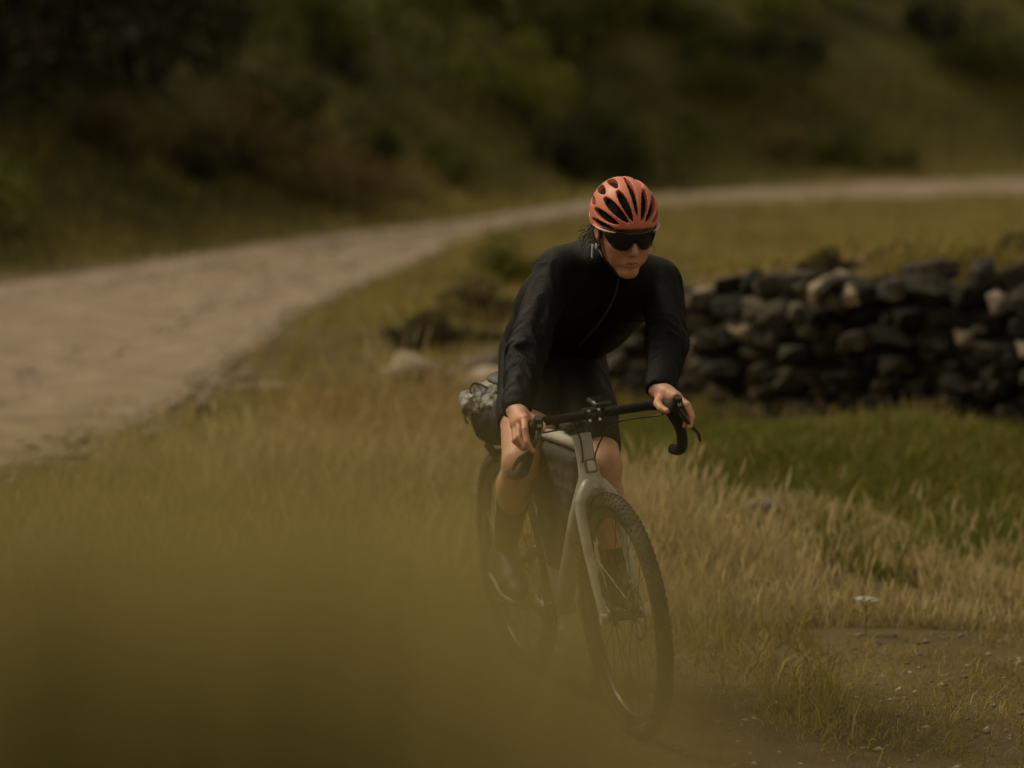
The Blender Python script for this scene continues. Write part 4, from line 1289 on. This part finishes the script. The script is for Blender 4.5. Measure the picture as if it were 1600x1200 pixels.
# socks and shoes
for sd, st0 in ((-1, .45), (1, .70)):
    ax_ = ANK[sd] - KNEE[sd]; axn = ax_ / np.linalg.norm(ax_)
    bk = np.cross(A3(0, 1, 0), axn); bk = bk if bk[0] < 0 else -bk
    lo = np.minimum(np.minimum(KNEE[sd], ANK[sd]), np.minimum(BALL[sd], HEEL[sd])) - .12
    hi = np.maximum(np.maximum(KNEE[sd], ANK[sd]), BALL[sd] + A3(.08, 0, 0)) + .10
    v = Vol(lo, hi, .0032)
    v.ell(KNEE[sd] + ax_ * .28 + bk * .022, (.056, .050, .089), M=np.stack([bk, np.cross(axn, bk), axn], 1), k=.02)
    v.cap(KNEE[sd] + ax_ * .26 + bk * .008, ANK[sd], .0545, .0355, .02)
    v.cap(KNEE[sd] + ax_ * .2 - bk * .016, KNEE[sd] + ax_ * .6 - bk * .006, .030, .028, .02)
    v.cap(ANK[sd], HEEL[sd] + A3(0, 0, .03), .0345, .030, .01)
    v.cap(KNEE[sd] + ax_ * (st0 - .38), KNEE[sd] + ax_ * (st0 - .17), .09, .09, .0, sub=True)
    V, F = v.mesh(); V = relax(V, F, 1)
    V = folds(V, F, KNEE[sd] + ax_ * .75, ANK[sd], .002, 130, 6, .06)
    mesh_obj('sock', V, F, M_['sock'], rider)
    fd = BALL[sd] - HEEL[sd]; fdn = fd / np.linalg.norm(fd); up_ = np.cross(fdn, A3(0, 1, 0)); up_ = up_ if up_[2] > 0 else -up_
    v = Vol(lo, hi, .0032)
    v.cap(HEEL[sd] + up_ * .012, BALL[sd] + up_ * .006, .037, .041, .02)
    v.cap(BALL[sd] + up_ * .004, BALL[sd] + fdn * .058, .040, .030, .02)
    v.cap(HEEL[sd] + up_ * .03, ANK[sd] + up_ * .0, .037, .039, .02)
    v.cap(ANK[sd] + fdn * .025 - up_ * .012, BALL[sd] + up_ * .018, .038, .032, .02)
    v.cap(ANK[sd] + up_ * .05, ANK[sd] + up_ * .13, .05, .05, .004, sub=True)
    v.plane_cut(tuple(-up_), float(-up_ @ (BALL[sd] - up_ * .022)), .004)
    V, F = v.mesh(); V = relax(V, F, 1)
    shoe = mesh_obj('shoe', V, F, M_['shoe'], rider)
    v = Vol(lo, hi, .0032)
    v.cap(HEEL[sd] - up_ * .024, BALL[sd] - up_ * .026, .033, .042, .02); v.cap(BALL[sd] - up_ * .026, BALL[sd] + fdn * .060 - up_ * .020, .042, .031, .01)
    v.plane_cut(tuple(up_), float(up_ @ (BALL[sd] - up_ * .0185)), .003)
    v.plane_cut(tuple(-up_), float(-up_ @ (BALL[sd] - up_ * .034)), .003)
    V, F = v.mesh(); V = relax(V, F, 1)
    mesh_obj('sole', V, F, M_['sole'], shoe)
    mb = MB()
    for k in range(2):
        a = ANK[sd] + fdn * (.045 + .03 * k) - up_ * (.020 + .016 * k)
        mb.tube([a + A3(0, -.042, -.02), a + A3(0, -.024, .020), a + A3(0, .024, .020), a + A3(0, .042, -.02)], .005, 8, flat=(tuple(fdn), 1.6))
    mb.build('shoe_strap', M_['strap'], shoe)

# helmet
RO = A3(.128, .0985, .110); HC = A3(-.010, 0, .042)
hv = Vol((-.16, -.12, -.06), (.14, .12, .19), .0021)
hv.ell(HC, RO, k=0)
def mer(beta, t, s=1.0):
    b_, t_ = R(beta), R(t)
    return HC + RO * s * A3(math.sin(t_), math.cos(t_) * math.sin(b_), math.cos(t_) * math.cos(b_))
hv.ell(HC - A3(0, 0, .004), RO - .028, k=.004, sub=True)
hv.plane_cut((.26, 0, -1.0), -.0165, .008)
VENT = [(0, -8, 72, .0092), (0, -56, -18, .0085)]
for b_ in (1, -1):
    VENT += [(b_ * 25, 22, 74, .0128), (b_ * 23, -28, 12, .0105), (b_ * 24, -66, -40, .0110),
             (b_ * 50, 16, 70, .0138), (b_ * 45, -32, 6, .0108), (b_ * 48, -66, -42, .0110),
             (b_ * 74, 8, 56, .0120), (b_ * 68, -30, 0, .0095), (b_ * 72, -62, -40, .0100),
             (b_ * 91, 6, 50, .0095), (b_ * 90, -36, -10, .0095)]
for (b_, t0, t1, r0) in VENT:
    n_ = 7; prev_ = {}
    for i_ in range(n_):
        t_ = t0 + (t1 - t0) * i_ / (n_ - 1)
        tp = math.sin(math.pi * (i_ + .55) / (n_ + .1)) ** .5
        rr_ = r0 * tp * (.45 + .62 * math.cos(R(t_)))
        for dp in (1.03, .95, .87):
            p1 = mer(b_, t_, dp)
            if dp in prev_:
                hv.cap(prev_[dp][0], p1, prev_[dp][1], rr_, .0025, sub=True)
            prev_[dp] = (p1, rr_)
V, F = hv.mesh(); V = relax(V, F, 1, .3)
HEADM = Matrix([[HM[0, 0], HM[0, 1], HM[0, 2], HO[0]], [HM[1, 0], HM[1, 1], HM[1, 2], HO[1]], [HM[2, 0], HM[2, 1], HM[2, 2], HO[2]], [0, 0, 0, 1]])
def on_head(o):
    o.data.transform(HEADM); return o
hel = on_head(mesh_obj('helmet', V, F, M_['helmet'], rider))
# dark padding and head band inside
lv_ = Vol((-.15, -.11, -.06), (.13, .11, .18), .003)
lv_.ell(HC - A3(0, 0, .003), RO - .0125, k=0); lv_.plane_cut((.26, 0, -1.0), -.016, .004)
V, F = lv_.mesh(); on_head(mesh_obj('liner', V, F, M_['liner'], hel))
for sd in (-1, 1):
    tr = [mer(sd * 99, t, 1.002) for t in range(6, 56, 6)]
    on_head(MB().tube(tr, lerp_list([.0012, .0030, .0030, .0012], len(tr)), 8).build('trim', M_['helmet_trim'], hel))  # pale pink tube standing for the sheen along the rim, a painted highlight
    mb = MB()
    st1 = catmull([(.030, sd * .083, .025), (.028, sd * .083, -.005), (.022, sd * .074, -.045), (.028, sd * .062, -.072)], 6)
    mb.tube(st1, .0022, 8, flat=((1, 0, 0), 3.0))
    st2 = catmull([(-.045, sd * .088, .015), (-.020, sd * .090, -.010), (.010, sd * .082, -.035), (.022, sd * .074, -.050)], 6)
    mb.tube(st2, .0022, 8, flat=((1, 0, 0), 3.0))
    st3 = catmull([(.026, sd * .066, -.068), (.040, sd * .048, -.095), (.050, sd * .024, -.119), (.052, 0, -.124)], 6)
    mb.tube(st3, .0026, 8, flat=((1, 0, 0), 2.4))
    on_head(mb.build('chin_strap', M_['strap'], hel))
on_head(MB().box((-.004, -.0905, -.062), (.014, .004, .040), Matrix.Rotation(-.15, 3, 'Y'), bev=.3).build('strap_slider', M_['buckle'], hel))
on_head(MB().box((.010, -.0835, -.042), (.018, .005, .016), Matrix.Rotation(.3, 3, 'Y'), bev=.3).build('strap_slider', M_['buckle'], hel))
# visor sunglasses
def lens_surface(off):
    P = []
    for i_, a in enumerate(np.linspace(-74, 74, 45)):
        aa = R(a)
        top = .036 - .004 * (abs(a) / 74) ** 2
        bot = np.interp(abs(a), [0, 5, 11, 18, 30, 45, 60, 74], [.004, .000, -.013, -.021, -.024, -.019, -.006, .008])
        row = []
        for j_ in range(9):
            u = top + (bot - top) * j_ / 8
            bul = .004 * math.sin(math.pi * j_ / 8)
            row.append((.018 + (.0895 + off + bul) * math.cos(aa), (.0755 + off + bul) * math.sin(aa), u))
        P.append(row)
    return np.array(P)
O_, I_ = lens_surface(.0025), lens_surface(0.0)
n1, n2 = O_.shape[:2]
V = np.concatenate([O_.reshape(-1, 3), I_.reshape(-1, 3)])
F = []
ix = lambda s, a, b: s * n1 * n2 + a * n2 + b
for a in range(n1 - 1):
    for b in range(n2 - 1):
        F.append((ix(0, a, b), ix(0, a, b + 1), ix(0, a + 1, b + 1), ix(0, a + 1, b)))
        F.append((ix(1, a, b), ix(1, a + 1, b), ix(1, a + 1, b + 1), ix(1, a, b + 1)))
for a in range(n1 - 1):
    for b in (0, n2 - 1):
        f = (ix(0, a, b), ix(0, a + 1, b), ix(1, a + 1, b), ix(1, a, b)); F.append(f if b == 0 else f[::-1])
for b in range(n2 - 1):
    for a in (0, n1 - 1):
        f = (ix(0, a, b), ix(1, a, b), ix(1, a, b + 1), ix(0, a, b + 1)); F.append(f if a == 0 else f[::-1])
sg = empty('sunglasses', rider)
on_head(mesh_obj('lens', V, F, M_['lens'], sg))
on_head(MB().tube([tuple(p) for p in (O_[:, 0] + I_[:, 0]) / 2 + A3(0, 0, .001)], .0026, 8).build('brow_frame', M_['glassframe'], sg))
for sd in (-1, 1):
    on_head(MB().tube(catmull([(.040, sd * .0745, .030), (.010, sd * .083, .027), (-.02, sd * .084, .020), (-.040, sd * .082, .004)], 5), .0026, 8, flat=((0, 0, 1), 1.6)).build('temple_arm', M_['glassframe'], sg))
# hair: a cap at the nape and loose strands behind the ears
nv = Vol((-.14, -.11, -.12), (.10, .11, .14), .003)
nv.ell((-.020, 0, .040), (.094, .078, .088), k=0); nv.ell((-.055, 0, -.03), (.050, .062, .055), k=.03)
nv.plane_cut((1, 0, -.35), .048, .004)
V, F = nv.mesh(); V = wrinkle(V, F, .003, 90, 2)
hair = on_head(mesh_obj('hair', V, F, M_['hair'], rider))
mb = MB(); rr = random.Random(9)
for k in range(64):
    sd = -1 if k % 3 else 1
    p0 = Vector((rr.uniform(-.075, -.015), sd * rr.uniform(.060, .078), rr.uniform(-.03, .012)))
    o_ = Vector((rr.uniform(-.040, .000), sd * rr.uniform(.000, .030), rr.uniform(-.050, -.004)))
    cu = Vector((rr.uniform(-.012, .012), sd * rr.uniform(0, .016), rr.uniform(-.02, .012)))
    mb.tube(catmull([p0, p0 + o_ * .45 + cu * .6, p0 + o_ + cu, p0 + o_ * 1.3 + Vector((rr.uniform(-.012, .012), 0, rr.uniform(-.02, .012)))], 4), [.0011] * 9 + [.0008, .0006, .0005, .0003], 4)
tag(on_head(mb.build('hair_strands', M_['hair'], hair, auto=False)), kind='stuff')
